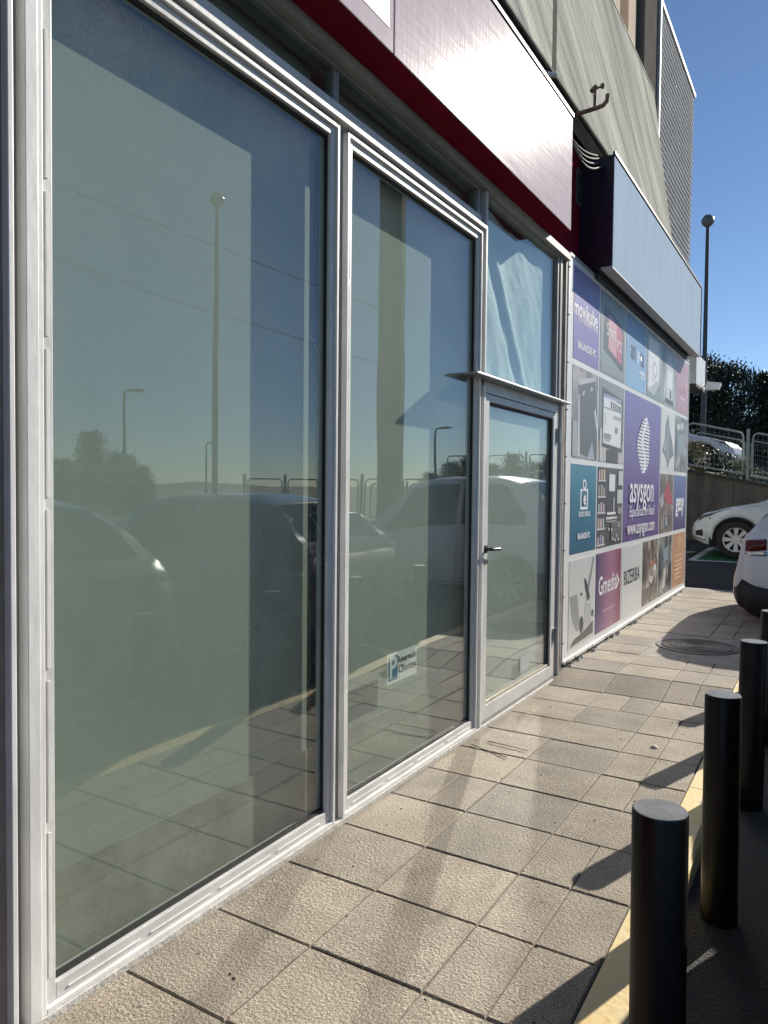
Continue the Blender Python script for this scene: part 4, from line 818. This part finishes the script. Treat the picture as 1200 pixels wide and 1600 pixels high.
def tree(x, y, z, h, spread, kind, label, group, base=.25):
    o = empty('tree', (x, y, z), rnd.uniform(0, 6), label, 'tree', group)
    if len(TRM) < 3:
        for q in TRUNK: t_ = q.build('trunk', BARK, None, smooth=True); TRM.append(t_.data); bpy.data.objects.remove(t_)
    t_ = bpy.data.objects.new('trunk', TRM[kind]); col.objects.link(t_); t_.parent = o; t_.scale = (h, h, h)
    c_ = bpy.data.objects.new('crown', CROWN[kind]); col.objects.link(c_); c_.parent = o; c_.location = (0, 0, h * base); c_.scale = (spread, spread, h * (1 - base))
    return o
nth = ['leftmost', 'second', 'third', 'fourth', 'fifth', 'sixth', 'seventh', 'eighth', 'ninth', 'tenth', 'eleventh', 'twelfth', 'thirteenth', 'fourteenth', 'rightmost']
bx = [(-8.8, 46, 6.2), (-7.2, 44, 6.4), (-5.7, 47, 6.9), (-4.4, 45, 4.9), (-3.5, 47, 6.3), (-2.3, 45, 5.2), (-1.2, 48, 7.0), (-.1, 46, 5.4), (1.3, 47, 6.7), (2.6, 46, 5.6)]
for i, (x, y, zt) in enumerate(bx):
    zg = tz(x, y); tree(x, y, zg, zt - zg, 1.7 + .35 * (i % 3), [2, 0, 2, 1, 0, 2, 1, 2, 0, 2][i], 'tall dark tree in the back row, %s from the building end' % (nth[i] if i else 'nearest'), 'back row of trees on the hill', base=.12)
for i, x in enumerate((-7.2, -5.6, -4.0, -2.5, -1.1, .3, 1.8, 3.2)):
    y = 39 + (i % 3) * 1.3; zg = tz(x, y); tree(x, y, zg, 4.2 + (i * 7 % 4) * .3, 2.3, [2, 0, 2, 2, 1, 2, 0, 2][i], 'lower dark tree in the front row, %s from the building end' % (nth[i] if i else 'nearest'), 'front row of trees on the hill', base=.04)
def bush(x, y, z, r, h, label, m, seed):
    o = empty('bush', (x, y, z), 0, label, 'bush', 'bushes on the retaining wall')
    me = crown_mesh('foliage', 1500, lambda u: .5 * math.sin(math.pi * (u * .7 + .28)), .042 / max(r, .4) * .5, seed, m); c_ = bpy.data.objects.new('foliage', me); col.objects.link(c_); c_.parent = o; c_.scale = (r * 1.3, r * 1.3, h)
    q = MB()
    for k in range(5): a = k * 1.3; q.tube([(0, 0, -.05), (math.cos(a) * r * .3, math.sin(a) * r * .3, h * .45)], .012, 5)
    q.build('stems', BARK, o)
for i, (x, r, h) in enumerate(((-2.2, .7, .95), (-1.5, .65, .85), (-.95, .6, .74), (-.42, .6, .64), (.1, .5, .52), (.9, .4, .36))):
    bush(x, 18.75 + .12 * (i % 2), topz(x) - .02, r, h, '%s sunlit bush along the top of the retaining wall, counted from the building' % ['first', 'second', 'third', 'fourth', 'fifth', 'sixth'][i], LEAF1 if i % 2 == 0 else LEAFE, 40 + i)

# ------------------------------------------------------------------ lamps
LPM = mat('lamp_post_grey', (.05, .055, .065), .5, .1, 4); GLB = mat('lamp_globe', (.14, .14, .14), .25, .1, 5)
def globe_lamp(x, y, z, H, label):
    o = empty('street_lamp', (x, y, z), 0, label, 'street lamp', 'street lamps')
    MB().tube([(0, 0, -.3), (0, 0, H * .4), (0, 0, H - .15)], .1, 14, radii=[.095, .08, .055]).build('pole', LPM, o, smooth=True)
    MB().lathe([(.001, H + .20), (.11, H + .18), (.19, H + .08), (.21, H), (.19, H - .10), (.10, H - .18), (.07, H - .2)], n=20).build('globe', GLB, o, smooth=True)
def arm_lamp(x, y, z, H, rz, label):
    o = empty('street_lamp', (x, y, z), rz, label, 'street lamp', 'street lamps')
    MB().tube([(0, 0, -.3), (0, 0, H - .3), (.06, 0, H - .05), (.25, 0, H)], .06, 10, radii=[.11, .07, .06, .05]).build('pole', LPM, o, smooth=True)
    MB().prism([(.2, H - .05), (1.0, H - .02), (1.05, H + .03), (.8, H + .12), (.25, H + .06)], -.14, .14, 1).build('lamp_head', LPM, o, bevel=.02)
globe_lamp(-1.97, 27.24, 1.5, 9.1, 'tall lamp post with a ball head against the sky')
globe_lamp(13.09, 15.58, -.1, 9.65, 'tall ball lamp mirrored in the left window')
arm_lamp(29.0, 25.4, -.45, 6.8, R(120), 'arm lamp above the tree mirrored in the left window')
arm_lamp(40.2, 42.8, -.45, 5.4, R(150), 'small distant arm lamp mirrored beside the ball lamp')
arm_lamp(20.9, 44.5, -.45, 6.0, R(170), 'distant arm lamp mirrored in the second window')
# totem column mirrored in the second window
to = empty('totem_column', (5.3, 12.1, -.1), R(-20), 'tall square brown column mirrored in the second window', 'column')
box('shaft', (-.22, -.22, 0), (.22, .22, 8.6), mat('totem_brown', (.10, .085, .06), .8, .1, 3), to, .01); box('base_plinth', (-.32, -.32, -.05), (.32, .32, .25), CONC, to, .01); box('junction_box', (-.10, -.29, 4.0), (.06, -.225, 4.3), DPL, to)
up_ = empty('utility_pole', (11.6, 8.7, -.1), 0, 'timber pole carrying the overhead cables across the car park', 'pole')
MB().tube([(0, 0, -.3), (0, 0, 8.3)], .11, 12, radii=[.13, .09]).build('shaft', BARK, up_, smooth=True); box('cross_arm', (-.5, -.05, 7.5), (.5, .05, 7.6), BARK, up_, .005)
def sag(a, b, s_, n=20): return [tuple(Vector(a).lerp(Vector(b), i / n) - Vector((0, 0, s_ * 4 * (i / n) * (1 - i / n)))) for i in range(n + 1)]
cb = MB().tube(sag((11.58, 8.64, 7.59), (5.2, 12.08, 4.76), .05), .009, 6).build('overhead_cable', mat('pale_cable', (.7, .7, .66), .5), smooth=True); tag(cb, 'pale sunlit overhead cable mirrored slanting across the left window', 'cable')
cb = MB().tube(sag((11.48, 8.8, 6.06), (5.15, 12.11, 3.75), .08), .006, 6).build('overhead_cable', CAB, smooth=True); tag(cb, 'thin dark overhead cable mirrored below the pale one', 'cable')
# trees, fence and far hills mirrored in the glass
for i, (x, y, h, s_) in enumerate(((34.8, 26.0, 3.3, 1.9), (34.0, 27.3, 4.8, 2.2), (33.0, 28.4, 3.8, 2.0), (32.3, 29.4, 3.0, 1.5), (35.6, 24.6, 2.8, 1.6))):
    tree(x, y, -.45, h, s_, [0, 1, 2, 0, 2][i], '%s tree of the clump mirrored in the left window' % ['second', 'tallest', 'fourth', 'rightmost', 'leftmost'][i], 'trees across the car park', base=.08)
for i in range(9):
    x = 21.2 - i * 1.25; y = 44.3 + i * .5; tree(x, y, -.45, [2.9, 3.6, 4.2, 3.5, 4.1, 3.7, 4.3, 3.8, 4.4][i], 1.9, i % 3, '%s tree of the row mirrored in the door glass' % nth[i], 'trees beyond the car park', base=.06)
ff = empty('mesh_fence', (0, 0, 0), 0, 'open panel fence at the car park edge mirrored in the second window', 'fence')
A, B = Vector((18.5, 22.8, -.1)), Vector((9.0, 28.4, -.1)); NP = 7
for i in range(NP):
    p, q = A.lerp(B, i / NP), A.lerp(B, (i + 1) / NP); dd = (q - p).normalized(); a, b = p + dd * .12, q - dd * .12; upv = Vector((0, 0, 1))
    MB().tube([p - upv * .3, p + upv * 2.15], .06, 8).build('post', GALV, ff, smooth=True); MB().tube([a + upv * .3, a + upv * 1.85, a + upv * 1.95 + dd * .1, b + upv * 1.95 - dd * .1, b + upv * 1.85, b + upv * .3], .03, 6).build('panel_frame', GALV, ff, smooth=True)
hl = MB(); P = []
for i in range(41):
    a = R(-5 + 100 * i / 40); r = 900; h = 10 + 9 * math.sin(i * .7) + 6 * math.sin(i * 1.9 + 1); P += [(r * math.cos(a), r * math.sin(a), -1), (r * 1.05 * math.cos(a), r * 1.05 * math.sin(a), max(3, h * .35)), (r * 1.3 * math.cos(a), r * 1.3 * math.sin(a), -1)]
hl.add(P, [(3 * i, 3 * i + 3, 3 * i + 4, 3 * i + 1) for i in range(40)] + [(3 * i + 1, 3 * i + 4, 3 * i + 5, 3 * i + 2) for i in range(40)])
hl = hl.build('far_hills', mat('far_hill', (.10, .12, .13), .9, .2, .02)); tag(hl, 'low far hills on the horizon', kind='structure')
